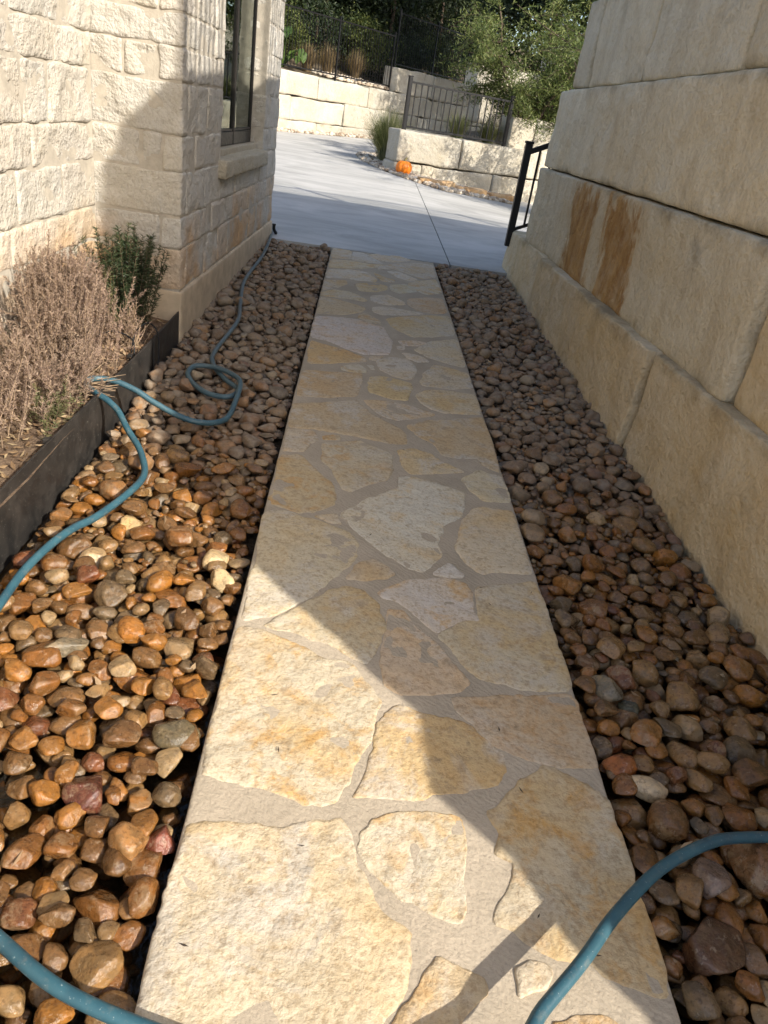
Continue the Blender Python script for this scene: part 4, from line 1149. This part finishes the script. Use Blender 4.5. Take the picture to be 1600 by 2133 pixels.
# ------------------------------------------------------------------ garden hose
def hose_mat():
    b = NB('teal_hose'); p = b.pos()
    n = b.noise(p, 14, 4, 0.6); fine = b.noise(p, 160, 2)
    yy = b.n('SeparateXYZ', {0: p}).outputs['Y']
    dust = b.rng(b.math('ADD', yy, b.math('MULTIPLY', n, 1.2)), 3.6, 5.2, 0.05, 0.55)
    c = b.mix(b.rng(n, 0.35, 0.65), (0.018, 0.070, 0.098), (0.028, 0.100, 0.130))
    c = b.mix(dust, c, (0.14, 0.15, 0.15))
    c = b.mix(b.rng(fine, 0.68, 0.74, 0, 0.6), c, (0.35, 0.42, 0.42))
    c = b.mix(b.rng(b.noise(p, 38, 5, 0.7), 0.55, 0.70, 0, 0.45), c, (0.16, 0.17, 0.15))
    return b.done(b.bsdf(c, b.rng(n, 0.3, 0.7, 0.35, 0.5), b.bump(fine, 0.1, 0.002), 0.5))
M_HOSE = hose_mat()
HR = 0.0138
H1 = [(-0.98, 8.45), (-0.87, 8.15), (-0.80, 6.93), (-0.82, 6.0), (-0.75, 5.32), (-0.70, 4.87), (-0.74, 4.3), (-0.70, 4.06), (-0.60, 3.87), (-0.52, 3.76), (-0.55, 3.66), (-0.67, 3.68), (-0.79, 3.82), (-0.79, 3.95), (-0.69, 3.96), (-0.58, 3.88), (-0.51, 3.77), (-0.50, 3.53), (-0.52, 3.34), (-0.635, 3.25)]
def on_rocks(x, y, extra=0.0):
    if x < -0.235: z = bedL.z_at(x, y, 3)
    elif x > 0.83: z = bedR.z_at(x, y, 3)
    else: z = SLOPE*y+0.006
    return z+HR*0.75+extra
P = []
for i, (x, y) in enumerate(H1):
    zz = (on_rocks(x, y) if y < 7.9 else SLOPE*y+HR)
    if i >= 17: zz += 0.014
    if 14 <= i <= 16: zz += 0.034          # crosses over its own loop
    P.append((x, y, zz))
P += [(-0.80, 3.255, 0.165), (-0.905, 3.265, 0.235), (-1.0, 3.265, 0.293), (-1.075, 3.25, 0.285), (-1.105, 3.20, 0.26), (-1.085, 3.14, 0.268), (-1.03, 3.105, 0.288), (-0.985, 3.09, 0.255), (-0.93, 3.06, 0.20), (-0.87, 2.98, 0.15)]
for (x, y, e) in ((-0.785, 2.865, 0.014), (-0.725, 2.70, 0.012), (-0.74, 2.53, 0.012), (-0.80, 2.34, 0.02), (-0.85, 2.22, 0.02), (-0.90, 1.99, 0.01), (-0.91, 1.78, 0), (-0.92, 1.5, 0), (-0.87, 1.2, 0.0), (-0.72, 0.98, 0.015), (-0.51, 0.85, 0.03), (-0.39, 0.775, 0.04), (-0.29, 0.735, 0.04)):
    P.append((x, y, on_rocks(x, y, e)))
P += [(-0.16, 0.70, 0.055), (0.05, 0.64, 0.085), (0.28, 0.63, 0.10), (0.45, 0.70, 0.105), (0.51, 0.76, 0.108), (0.61, 0.855, 0.108), (0.71, 0.96, 0.105), (0.85, 1.08, 0.10), (1.0, 1.165, 0.098), (1.10, 1.195, max(0.09, on_rocks(1.10, 1.195))), (1.24, 1.21, max(0.085, on_rocks(1.24, 1.21))), (1.40, 1.19, max(0.06, on_rocks(1.40, 1.19))), (1.50, 1.05, 0.06), (1.45, 0.7, 0.05), (1.2, 0.45, 0.05)]
C_ = catmull(P, 0.016)
for _ in range(3):        # a stiff hose bridges small dips between stones
    zs = np.pad(C_[:, 2], 6, mode='edge'); C_[:, 2] = np.convolve(zs, np.ones(13)/13, 'valid')
C_[:, 2] += 0.003
v, f = tubef(C_, HR, 14)
hose = tag(obj('garden_hose', v, f, M_HOSE), 'long teal blue garden hose snaking over the rocks and path', 'hose')

# ------------------------------------------------------------------ beyond the driveway
def seg_wall(name, label, a, dirn, courses, mat, depth=0.55, group=None, cell=0.12):
    """courses: (s joints list, z0, z1); a runs along dirn, face towards the camera"""
    global sd
    dirn = np.array(dirn, float); dirn /= np.linalg.norm(dirn)
    root = empty(name, (a[0], a[1], 0.0), math.atan2(dirn[1], dirn[0])); tag(root, label, 'wall', group)
    for js, z0, z1, back in courses:
        for s0, s1 in zip(js[:-1], js[1:]):
            sd += 1
            v, f = rbox(s0+0.012, s1-0.012, back+0.02*math.sin(sd), back+depth, z0+0.006, z1-0.006+0.01*math.sin(sd*3), 0.03, cells=(cell, 0.25, cell*0.7), amp=0.05, freq=1.9, seed=sd, octs=4, chip=0.06)
            o = obj('limestone_block', v, f, mat, root)
            t = 0.95+0.1*math.sin(sd*1.3); o.color = (t, t*0.985, t*0.95, 1)
    return root

BW = np.array([-2.48, 23.2]); BD = np.array([0.62, 0.78]); BD = BD/np.linalg.norm(BD)
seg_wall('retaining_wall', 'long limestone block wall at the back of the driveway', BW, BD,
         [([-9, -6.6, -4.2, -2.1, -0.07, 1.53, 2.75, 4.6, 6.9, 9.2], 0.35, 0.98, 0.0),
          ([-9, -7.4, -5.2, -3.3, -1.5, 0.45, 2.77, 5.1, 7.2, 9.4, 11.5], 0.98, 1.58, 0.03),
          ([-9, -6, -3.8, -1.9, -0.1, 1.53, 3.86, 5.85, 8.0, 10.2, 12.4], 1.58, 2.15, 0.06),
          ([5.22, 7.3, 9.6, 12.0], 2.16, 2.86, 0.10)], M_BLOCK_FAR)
bw3 = lambda s, off, z: (BW[0]+BD[0]*s-BD[1]*off, BW[1]+BD[1]*s+BD[0]*off, z)
fence('iron_fence', 'long black metal fence along the wall at the back of the driveway', bw3(-8, 0.32, 2.17), bw3(5.15, 0.32, 2.24), 1.45, 2.5, 0.125, None, None, 0.024, 0.0065)
fence('iron_fence', 'black metal fence on the raised end of the back wall', bw3(5.4, 0.4, 2.88), bw3(11.8, 0.4, 2.88), 1.45, 2.5, 0.125, None, None, 0.024, 0.0065)

LW = np.array([0.62, 16.43]); LD = np.array([0.93, 0.37]); LD = LD/np.linalg.norm(LD)
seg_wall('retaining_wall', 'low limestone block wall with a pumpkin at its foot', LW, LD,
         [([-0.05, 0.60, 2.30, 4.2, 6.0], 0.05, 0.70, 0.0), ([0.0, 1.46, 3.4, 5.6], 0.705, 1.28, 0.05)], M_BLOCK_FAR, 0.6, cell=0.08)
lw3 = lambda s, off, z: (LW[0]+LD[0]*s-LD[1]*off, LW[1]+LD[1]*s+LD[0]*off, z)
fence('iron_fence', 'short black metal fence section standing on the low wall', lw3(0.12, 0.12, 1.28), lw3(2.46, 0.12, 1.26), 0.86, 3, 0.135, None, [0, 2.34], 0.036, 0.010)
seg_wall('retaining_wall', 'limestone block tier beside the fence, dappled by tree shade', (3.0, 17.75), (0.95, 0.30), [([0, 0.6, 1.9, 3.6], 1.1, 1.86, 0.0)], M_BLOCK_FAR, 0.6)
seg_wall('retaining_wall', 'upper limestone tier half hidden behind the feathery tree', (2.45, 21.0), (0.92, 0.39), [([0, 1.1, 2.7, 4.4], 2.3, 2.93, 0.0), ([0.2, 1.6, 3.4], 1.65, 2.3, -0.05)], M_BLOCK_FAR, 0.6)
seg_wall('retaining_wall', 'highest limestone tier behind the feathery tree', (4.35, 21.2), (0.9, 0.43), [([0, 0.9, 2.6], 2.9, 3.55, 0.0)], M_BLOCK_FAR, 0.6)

# planting bed between low wall and back wall
M_FARBED = soil_mat('far_bed_soil', (0.09, 0.07, 0.05), (0.22, 0.18, 0.13), 6.0)
pb = [lw3(0.05, 0.3, 1.24), lw3(6, 0.3, 1.24), (12, 19.5, 1.3), (11, 24, 2.2), (6, 32, 1.8), (2.6, 28.6, 1.25), (1.0, 24.0, 1.1), (0.75, 19.0, 1.0)]
pbt = np.array(pb); pbb = pbt.copy(); pbb[:, 2] = 0.1
n = len(pb)
f = [tuple(range(n)), tuple(range(2*n-1, n-1, -1))]+[(i, i+n, (i+1) % n+n, (i+1) % n) for i in range(n)]
tag(obj('planting_bed', np.vstack([pbt, pbb]), f, M_FARBED, smooth=False), kind='structure')

# hillside behind the back wall
def hill_z(s, t):
    return 2.12 + 0.10*t + 0.012*t*t*np.clip(1-t/60, 0.2, 1) + 0.25*np.sin(s*0.4)*np.clip(t/6, 0, 1)
ss = np.linspace(-45, 60, 80); tt = np.concatenate([[0.3], np.linspace(0.6, 8, 14), np.linspace(9, 60, 24)])
Sg, Tg = np.meshgrid(ss, tt)
hx = BW[0]+BD[0]*Sg-BD[1]*Tg; hy = BW[1]+BD[1]*Sg+BD[0]*Tg
z = hill_z(Sg, Tg)+0.12*fbm(np.stack([hx.ravel(), hy.ravel(), 0*hx.ravel()], 1), 0.8, 3, 4).reshape(Sg.shape)*np.clip(Tg/2, 0, 1)
v = np.stack([hx.ravel(), hy.ravel(), z.ravel()], 1)
nx = len(ss); i, j = np.meshgrid(np.arange(nx-1), np.arange(len(tt)-1)); a = (j*nx+i).ravel()
M_HILL = soil_mat('hillside_soil', (0.05, 0.04, 0.026), (0.14, 0.11, 0.075), 2.0)
tag(obj('hillside', v, np.stack([a, a+1, a+1+nx, a+nx], 1), M_HILL), kind='structure')
hill3 = lambda s, t: (BW[0]+BD[0]*s-BD[1]*t, BW[1]+BD[1]*s+BD[0]*t, float(hill_z(np.array(s), np.array(t))))

# gravel margins along the walls
M_GRAVEL = plain('pale_gravel', (0.46, 0.38, 0.29), 0.9, 0.2, 0, 8, 0.35, 0.3)
def pebbles(name, label, poly, count, size, zf, seed):
    r = np.random.default_rng(seed); P = np.array(poly, float)
    lo, hi = P.min(0), P.max(0); pts = []
    while len(pts) < count:
        q = r.uniform(lo, hi); a, b2 = P, np.roll(P, -1, 0)
        cr = ((a[:, 1] > q[1]) != (b2[:, 1] > q[1])) & (q[0] < (b2[:, 0]-a[:, 0])*(q[1]-a[:, 1])/(b2[:, 1]-a[:, 1]+1e-12)+a[:, 0])
        if cr.sum() % 2: pts.append(q)
    parts = []
    for x, y in pts:
        V, F = ROCK_LO[1][r.integers(NSH)]
        s = size*r.uniform(0.5, 1.3)*np.array([1, r.uniform(0.7, 1), r.uniform(0.5, 0.8)])
        Rm = np.array(Matrix.Rotation(r.uniform(0, 6.28), 3, 'Z'))
        parts.append(((V*s)@Rm.T+np.array([x, y, zf(x, y)+s[2]*0.5]), F))
    v, f = join(parts)
    return tag(obj(name, v, f, gravel_m), label, kind='stuff')
def gravel_mat():
    b = NB('margin_gravel'); g = b.n('NewGeometry')
    c = b.ramp(g.outputs['Random Per Island'], [(0, (0.22, 0.16, 0.11)), (0.3, (0.38, 0.31, 0.23)), (0.6, (0.50, 0.43, 0.34)), (1.0, (0.62, 0.56, 0.47))])
    return b.done(b.bsdf(c, 0.9, None, 0.2))
gravel_m = gravel_mat()
pebbles('gravel_margin', 'pale gravel margin curving round the low wall', [(-0.25, 19.4), (0.0, 17.7), (0.42, 16.5), (0.86, 15.6), (1.59, 15.2), (2.35, 15.9), (3.1, 16.3), (3.3, 17.5), (0.6, 16.5), (0.7, 19.6), (0.3, 20.4)], 2300, 0.055, lambda x, y: float(drive_z(np.array(x), np.array(y))), 61)
pebbles('gravel_strip', 'thin gravel strip at the foot of the back wall', [bw3(-6, -0.05, 0)[:2], bw3(-6, -0.35, 0)[:2], bw3(5, -0.5, 0)[:2], bw3(5, -0.05, 0)[:2]], 900, 0.06, lambda x, y: SLOPE*y, 62)
pebbles('slope_gravel', 'gravel scattered on the slope above the back wall', [hill3(2.2, 0.35)[:2], hill3(5.2, 0.35)[:2], hill3(5.4, 1.9)[:2], hill3(2.4, 1.6)[:2]], 900, 0.075, lambda x, y: 2.16+0.10*abs((x-BW[0])*-BD[1]+(y-BW[1])*BD[0]), 63)
# flat orange slabs edging the gravel margin
M_SLAB = limestone('orange_slab', (0.55, 0.42, 0.27), (0.52, 0.30, 0.13), (0.42, 0.20, 0.07), 0.42, 0.7, 1.2, 0.7, 0.3)
for k, (x, y, a_, lab) in enumerate(((1.42, 15.75, 0.15, 'narrow brown flat rock edging the gravel margin'), (2.15, 16.1, 0.42, 'orange flat rock slab in front of the low wall'), (2.85, 16.55, 0.55, 'pale orange flat rock slab nearest the stair rail'))):
    v, f = rbox(-0.36, 0.36, -0.13, 0.13, 0, 0.13, 0.03, 0.07, 0.04, 4, 410+k, 3, chip=0.04)
    o = obj('rock_slab', v, f, M_SLAB); o.location = (x, y, float(drive_z(np.array(x), np.array(y)))-0.01); o.rotation_euler = (0, 0, a_)
    tag(o, lab, 'rock')

# pumpkin
def pumpkin():
    root = empty('pumpkin', (0.78, 16.22, SLOPE*16.22+0.005)); tag(root, 'orange pumpkin sitting at the foot of the low wall', 'pumpkin')
    nu, nv = 60, 24; V, F = [], []
    for j in range(nv+1):
        t = math.pi*j/nv
        for i in range(nu):
            a = 2*math.pi*i/nu
            rib = 1-0.085*abs(math.cos(a*5))**6
            r = 0.165*math.sin(t)**0.85*rib if 0 < j < nv else 0.0
            zz = 0.135-0.135*math.cos(math.pi-t)*-1
            dip = 0.03*math.exp(-(r/0.05)**2)
            z_ = 0.135+0.135*math.cos(t)
            V.append((r*math.cos(a), r*math.sin(a), z_-(dip if t < 1.2 else -dip*0.5 if t > 2 else 0)))
    for j in range(nv):
        for i in range(nu):
            i2 = (i+1) % nu
            F.append((j*nu+i, (j+1)*nu+i, (j+1)*nu+i2, j*nu+i2))
    b = NB('pumpkin_skin'); p = b.n('TexCoord').outputs['Object']
    c = b.mix(b.noise(p, 9, 4), (0.72, 0.16, 0.012), (0.85, 0.27, 0.02))
    obj('shell', V, F, b.done(b.bsdf(c, 0.4, None, 0.4)), root)
    v, f = tubef(catmull([(0, 0, 0.23), (0.005, 0, 0.27), (0.02, 0.01, 0.30), (0.045, 0.015, 0.315)], 0.01), np.linspace(0.03, 0.016, len(catmull([(0, 0, 0.23), (0.005, 0, 0.27), (0.02, 0.01, 0.30), (0.045, 0.015, 0.315)], 0.01))), 8)
    obj('stem', v, f, plain('pumpkin_stem', (0.20, 0.17, 0.07), 0.8), root)
pumpkin()

# ------------------------------------------------------------------ vegetation
M_BARK = plain('bark', (0.10, 0.075, 0.055), 0.95, 0.15, 0, 12, 0.35, 0.6)
M_CEDAR = foliage_mat('evergreen_leaf', [(0.0, (0.010, 0.019, 0.010)), (0.5, (0.022, 0.036, 0.015)), (1.0, (0.050, 0.066, 0.023))], 0.15)
M_OAK = foliage_mat('yellow_green_leaf', [(0.0, (0.030, 0.048, 0.015)), (0.5, (0.066, 0.085, 0.023)), (1.0, (0.15, 0.16, 0.044))], 0.25)
M_WILLOW = foliage_mat('grey_green_leaf', [(0.0, (0.060, 0.085, 0.028)), (0.5, (0.12, 0.15, 0.045)), (0.85, (0.19, 0.215, 0.075)), (1.0, (0.28, 0.28, 0.12))], 0.32)
M_GRASS = foliage_mat('bunch_grass_blade', [(0.0, (0.08, 0.10, 0.045)), (0.6, (0.17, 0.18, 0.085)), (1.0, (0.30, 0.28, 0.16))], 0.25, 0.6)
M_STRAW = foliage_mat('straw_blade', [(0.0, (0.16, 0.11, 0.06)), (1.0, (0.34, 0.25, 0.15))], 0.25, 0.7)
M_TARO = foliage_mat('big_leaf', [(0.0, (0.040, 0.075, 0.018)), (1.0, (0.11, 0.17, 0.032))], 0.25, 0.5)

def limbs(rs, base, height, nl, spread, r0):
    """trunk and limbs; returns tube parts and limb tips"""
    parts, tips = [], []
    lean = rs.normal(0, 0.06, 2)
    T = np.array([base + np.array([lean[0]*t*height+0.05*math.sin(t*5), lean[1]*t*height, t*height]) for t in np.linspace(0, 0.8, 8)])
    V, F = tube(T, np.linspace(r0, r0*0.35, 8), 8, False); parts.append((V, np.array(F)))
    for k in range(nl):
        t = rs.uniform(0.15, 0.8); i = int(t/0.8*7); b0 = T[i]
        a = rs.uniform(0, 2*np.pi); d = np.array([math.cos(a), math.sin(a), rs.uniform(0.3, 0.9)])
        l = spread*rs.uniform(0.6, 1.0)*(1.1-0.5*t)
        P = [b0]
        for s in range(5):
            d = d+rs.normal(size=3)*0.22; P.append(P[-1]+d/np.linalg.norm(d)*l/5)
        P = np.array(P)
        V, F = tube(P, np.linspace(r0*0.4, r0*0.08, 6), 5, False); parts.append((V, np.array(F)))
        tips += [P[2], P[3], P[4], P[5]]
    return parts, np.array(tips)

def tree(label, base, height, radius, n_leaf, m_leaf, seed, leaf=(0.12, 0.05), nl=16, crown_lo=0.12, clump=0.28, cat='tree', name='evergreen_tree', group=None, nclump=90, r0=None):
    rs = np.random.default_rng(seed)
    base = np.array(base, float); root = empty(name, base); tag(root, label, cat, group)
    parts, tips = limbs(rs, np.zeros(3), height, nl, radius, r0 or 0.03*height)
    v, f = join(parts); obj('trunk', v, f, M_BARK, root)
    c = rs.normal(size=(nclump, 3)); c /= np.linalg.norm(c, axis=1, keepdims=True)
    c *= rs.uniform(0.45, 1.0, (nclump, 1))**0.6
    zc = height*(crown_lo+1)/2; hz = height*(1-crown_lo)/2
    taper = 1-0.35*np.clip(c[:, 2:3], -0.2, 1)
    C_ = np.concatenate([c*np.array([radius, radius, hz])*np.concatenate([taper, taper, np.ones_like(taper)], 1)+np.array([0, 0, zc]), tips])
    w = rs.uniform(0.3, 1.0, len(C_)); w /= w.sum()
    k = rs.choice(len(C_), n_leaf, p=w)
    sc = rs.uniform(0.6, 1.4, len(C_))[k][:, None]
    pts = C_[k]+rs.normal(size=(n_leaf, 3))*clump*sc*np.array([1, 1, 0.7])
    pts[:, 2] = np.maximum(pts[:, 2], 0.05)
    v, f = leaf_cloud(rs, pts, leaf[0], leaf[1], 0.4)
    obj('crown', v, f, m_leaf, root, False)
    return root

# feathery fine-leaved tree with several stems
def feathery(base, seed, label, reach):
    rs = np.random.default_rng(seed); base = np.array(base, float)
    root = empty('feathery_tree', base); tag(root, label, 'tree')
    parts, twigs = [], []
    for k in range(8):
        a = 2*np.pi*k/8+rs.uniform(-0.3, 0.3); d = np.array([math.cos(a)*0.36-0.12, math.sin(a)*0.36, 1.0]); P = [np.array([math.cos(a)*0.08, math.sin(a)*0.08, -0.1])]
        L = reach*rs.uniform(0.75, 1.1)
        for s in range(8):
            d = d+rs.normal(size=3)*0.12; P.append(P[-1]+d/np.linalg.norm(d)*L/8)
        P = np.array(P); V, F = tube(P, np.linspace(0.045, 0.014, 9), 6, False); parts.append((V, np.array(F)))
        for q in range(30):
            i = rs.integers(3, 9); b0 = P[i]; a2 = rs.uniform(0, 2*np.pi)
            d2 = np.array([math.cos(a2), math.sin(a2), rs.uniform(-0.2, 0.9)]); B = [b0]
            l = reach*rs.uniform(0.2, 0.45)
            for s in range(5):
                d2 = d2+rs.normal(size=3)*0.2+np.array([0, 0, -0.08]); B.append(B[-1]+d2/np.linalg.norm(d2)*l/5)
            B = np.array(B); V, F = tube(B, np.linspace(0.011, 0.003, 6), 4, False); parts.append((V, np.array(F))); twigs.append(B)
    v, f = join(parts); obj('trunk', v, f, M_BARK, root)
    lv = []
    for B in twigs:
        n = 115
        t = rs.uniform(0.1, 1, n)*(len(B)-1); i = np.minimum(t.astype(int), len(B)-2); fr = (t-i)[:, None]
        p = B[i]*(1-fr)+B[i+1]*fr+rs.normal(size=(n, 3))*0.075
        lv.append(leaf_cloud(rs, p, 0.11, 0.020, 0.5))
    v, f = join(lv); obj('crown', v, f, M_WILLOW, root, False)
feathery((3.55, 18.35, 1.22), 55, 'feathery grey green tree with fine leaves behind the low wall', 2.9)

G_ = 'trees on the hillside'
def ht(s, t): return hill3(s, t)
DARK = dict(leaf=(0.16, 0.065), nclump=150, clump=0.36, crown_lo=0.0, group=G_, r0=0.08, nl=12)
hillside_trees = [
    ('yellow green bushy tree on the hill behind the house corner', 0.9, 4.4, 6.5, 1.9, 12000, M_OAK, 'oak_tree'),
    ('dark evergreen tree on the hill left of the middle', 3.4, 4.6, 8.5, 1.9, 14000, M_CEDAR, 'evergreen_tree'),
    ('broad dark evergreen tree in the middle of the hill', 6.0, 4.0, 8.5, 2.2, 15000, M_CEDAR, 'evergreen_tree'),
    ('dark evergreen tree above the raised end of the back wall', 9.0, 3.6, 9.0, 2.2, 15000, M_CEDAR, 'evergreen_tree'),
    ('evergreen tree on the hill behind the feathery tree', 12.2, 3.4, 9.5, 2.3, 14000, M_CEDAR, 'evergreen_tree'),
    ('tall dark evergreen tree high on the hill at the left', -0.8, 8.5, 10.5, 2.8, 12000, M_CEDAR, 'evergreen_tree'),
    ('tall dark evergreen tree second from the left on the crest', 2.6, 8.8, 10.5, 2.8, 12000, M_CEDAR, 'evergreen_tree'),
    ('tall dark evergreen tree in the middle of the crest', 6.6, 8.5, 11.0, 3.0, 12000, M_CEDAR, 'evergreen_tree'),
    ('tall dark evergreen tree on the crest above the raised wall end', 10.6, 8.0, 11.5, 3.0, 12000, M_CEDAR, 'evergreen_tree'),
    ('tall dark evergreen tree on the crest behind the feathery tree', 14.6, 7.5, 12.0, 3.2, 12000, M_CEDAR, 'evergreen_tree'),
    ('dark evergreen tree beyond the crest at the right', 16.5, 11.5, 13.5, 3.6, 13000, M_CEDAR, 'evergreen_tree'),
    ('dark evergreen tree beyond the crest, second from the right', 12.5, 12.0, 13.5, 3.6, 13000, M_CEDAR, 'evergreen_tree'),
    ('dark evergreen tree at the extreme right of the hill', 21.5, 9.0, 13.0, 3.6, 13000, M_CEDAR, 'evergreen_tree'),
    ('farthest dark evergreen tree at the right end of the crest', 18.5, 7.0, 12.0, 3.2, 12000, M_CEDAR, 'evergreen_tree'),
]
for k, (lab, s, t, h, r, nlf, m, nm) in enumerate(hillside_trees):
    tree(lab, ht(s, t), h, r, nlf, m, 71+k, name=nm, **(DARK if k < 5 else dict(DARK, leaf=(0.32, 0.15), clump=0.55, r0=0.14)))
tree('bushy dark oak filling the gap beside the top of the wall', (8.6, 26.5, 3.0), 9.5, 2.8, 15000, M_OAK, 92, (0.26, 0.12), 14, 0.05, 0.5, name='oak_tree', group=G_, nclump=150, r0=0.12)
tree('bushy dark oak behind the crown of the feathery tree', (5.2, 27.5, 2.8), 8.5, 2.4, 14000, M_CEDAR, 93, (0.24, 0.10), 14, 0.05, 0.45, name='oak_tree', group=G_, nclump=150, r0=0.12)
tree('leafy green tree above the top tier of stone', (6.6, 23.6, 2.4), 7.5, 2.0, 13000, M_OAK, 89, (0.15, 0.055), 14, 0.05, 0.32, name='oak_tree', group=G_, nclump=130, r0=0.09)
feathery((4.95, 14.3, 0.2), 56, 'feathery tree mostly hidden behind the tall block wall', 3.3)
tree('spreading oak added out of view beyond the right wall to shade the hill', (10.5, 19.5, 1.6), 9.5, 3.2, 12000, M_OAK, 80, (0.2, 0.09), name='oak_tree')  # unseen tree, added to throw shade on the middle of the hillside
tree('second spreading oak added out of view beyond the right wall for shade', (14.0, 23.5, 1.8), 10.5, 3.4, 11000, M_OAK, 81, (0.2, 0.09), name='oak_tree')  # also added out of view, for more shade on the hillside trees
# low dark shrubs under the trees
for k, (s, t, h, lab) in enumerate(((2.3, 2.6, 1.5, 'dark leafy shrub left of the fence post on the slope'), (4.2, 2.8, 1.9, 'dark shrub behind the slope gravel'), (6.0, 2.2, 1.8, 'dark shrub behind the raised end of the back wall'),
                                   (7.9, 2.0, 1.7, 'dark shrub behind the fence at the right of the back wall'), (9.6, 1.9, 1.9, 'dark shrub half hidden by the feathery tree'), (0.6, 3.2, 1.8, 'bushy shrub behind the big green leaves'))):
    tree(lab, ht(s, t), h, 1.0, 4200, M_CEDAR if k % 2 else M_OAK, 90+k, (0.11, 0.045), 10, 0.05, 0.2, 'shrub', 'leafy_shrub', None, 46, 0.04)

def grass_clump(label, base, h, spread, n, m, seed, name='bunch_grass'):
    rs = np.random.default_rng(seed); base = np.array(base, float)
    V, F = [], []
    for k in range(n):
        a = rs.uniform(0, 2*np.pi); r = rs.uniform(0, 0.12)*spread*2
        P = np.array([math.cos(a)*r, math.sin(a)*r, 0.0]); out = rs.uniform(0.15, 1.0)*spread; L = h*rs.uniform(0.6, 1.1)
        w = np.array([-math.sin(a), math.cos(a), 0])*0.006
        pts = [P + np.array([math.cos(a), math.sin(a), 0])*out*t**1.6 + np.array([0, 0, L*(t-0.35*out/spread*t*t)]) for t in (0, 0.35, 0.7, 1.0)]
        i0 = len(V)
        for q, ww in zip(pts, (1, 0.9, 0.6, 0.1)): V += [q-w*ww, q+w*ww]
        for s in range(3): F.append((i0+2*s, i0+2*s+1, i0+2*s+3, i0+2*s+2))
    o = obj(name, np.array(V), np.array(F), m, None, False); o.location = base
    return tag(o, label, 'grass')
grass_clump('grey green bunch grass at the left end of the low wall', (0.46, 18.2, SLOPE*18.2), 1.15, 0.72, 1500, M_GRASS, 1)
grass_clump('bunch grass behind the short fence, near its middle', (1.9, 17.9, 1.2), 0.65, 0.45, 500, M_GRASS, 2)
grass_clump('bunch grass behind the short fence at its right end', (2.6, 18.1, 1.22), 0.6, 0.45, 500, M_GRASS, 3)
grass_clump('straw coloured grass clump beside the fence post on the slope', hill3(3.0, 1.1), 0.9, 0.5, 600, M_STRAW, 4)
grass_clump('dry brown grass clump next to the big green leaves', hill3(1.9, 0.9), 0.8, 0.5, 600, M_STRAW, 5)
grass_clump('dry brown grass clump at the right end of the slope gravel', hill3(4.7, 1.4), 0.9, 0.5, 500, M_STRAW, 6)

# big-leaved green plant behind the fence
def big_leaf_plant(base):
    rs = np.random.default_rng(17); root = empty('big_leaf_plant', base); tag(root, 'bright green plant with huge leaves behind the back fence', 'plant')
    for k in range(16):
        a = rs.uniform(0, 2*np.pi); out = rs.uniform(0.15, 0.65); h = rs.uniform(0.35, 1.45)
        tip = np.array([math.cos(a)*out, math.sin(a)*out, h])
        P = catmull([(0, 0, 0), tuple(tip*np.array([0.35, 0.35, 0.6])), tuple(tip)], 0.06)
        v, f = tubef(P, np.linspace(0.03, 0.012, len(P)), 6); st = obj('stalk', v, f, M_TARO, root)
        L, Wd = rs.uniform(0.32, 0.5), rs.uniform(0.12, 0.19)
        az = rs.uniform(-2.4, -0.6); pitch = rs.uniform(-1.0, -0.2)
        V, F = [], []
        nu, nv = 10, 6
        for i in range(nu+1):
            t = i/nu
            ww = Wd*math.sin(math.pi*min(1, 0.12+0.88*t))**0.7*(1-t*0.25)
            for j in range(nv+1):
                s = j/nv*2-1
                V.append((t*L-0.12*L*(abs(s) > 0.2)*(1-t)*0, s*ww, -0.18*L*t*t+0.10*Wd*abs(s)+0.02*math.sin(t*14+s*3)))
        for i in range(nu):
            for j in range(nv): F.append((i*(nv+1)+j, (i+1)*(nv+1)+j, (i+1)*(nv+1)+j+1, i*(nv+1)+j+1))
        Rm = np.array(Matrix.Rotation(az, 3, 'Z') @ Matrix.Rotation(-pitch, 3, 'Y'))
        obj('leaf', np.array(V)@Rm.T+tip, F, M_TARO, st)
big_leaf_plant(hill3(1.0, 1.0))

# dead leaves caught between the river rocks
rs = np.random.default_rng(78)
pts = []
for k in range(110):
    left = k % 2 == 0
    x = rs.uniform(-0.98, -0.26) if left else rs.uniform(0.85, 1.53); y = rs.uniform(0.9, 7.6)
    pts.append((x, y, (bedL if left else bedR).z_at(x, y, 0)+0.006))
v, f = leaf_cloud(rs, np.array(pts), 0.036, 0.014, 0, 0.7)
tag(obj('fallen_leaves', v, f, M_LITTER, smooth=False), 'small dead leaves caught between the river rocks', kind='stuff')
# bits of dry leaf and twig dropped on the path
rs = np.random.default_rng(77)
n_ = 46
lx = rs.uniform(-0.2, 0.8, n_); ly = rs.uniform(0.7, 6.5, n_)**1.0
pts = np.stack([lx, ly, SLOPE*ly+0.009], 1)
v, f = leaf_cloud(rs, pts, 0.018, 0.004, 0, 1.0)
v[:, 2] = np.clip(v[:, 2], np.repeat(pts[:, 2], 4)-0.001, np.repeat(pts[:, 2], 4)+0.003)
tag(obj('leaf_debris', v, f, plain('debris', (0.05, 0.035, 0.025), 0.9), smooth=False), 'tiny dark twig and leaf bits on the path', kind='stuff')
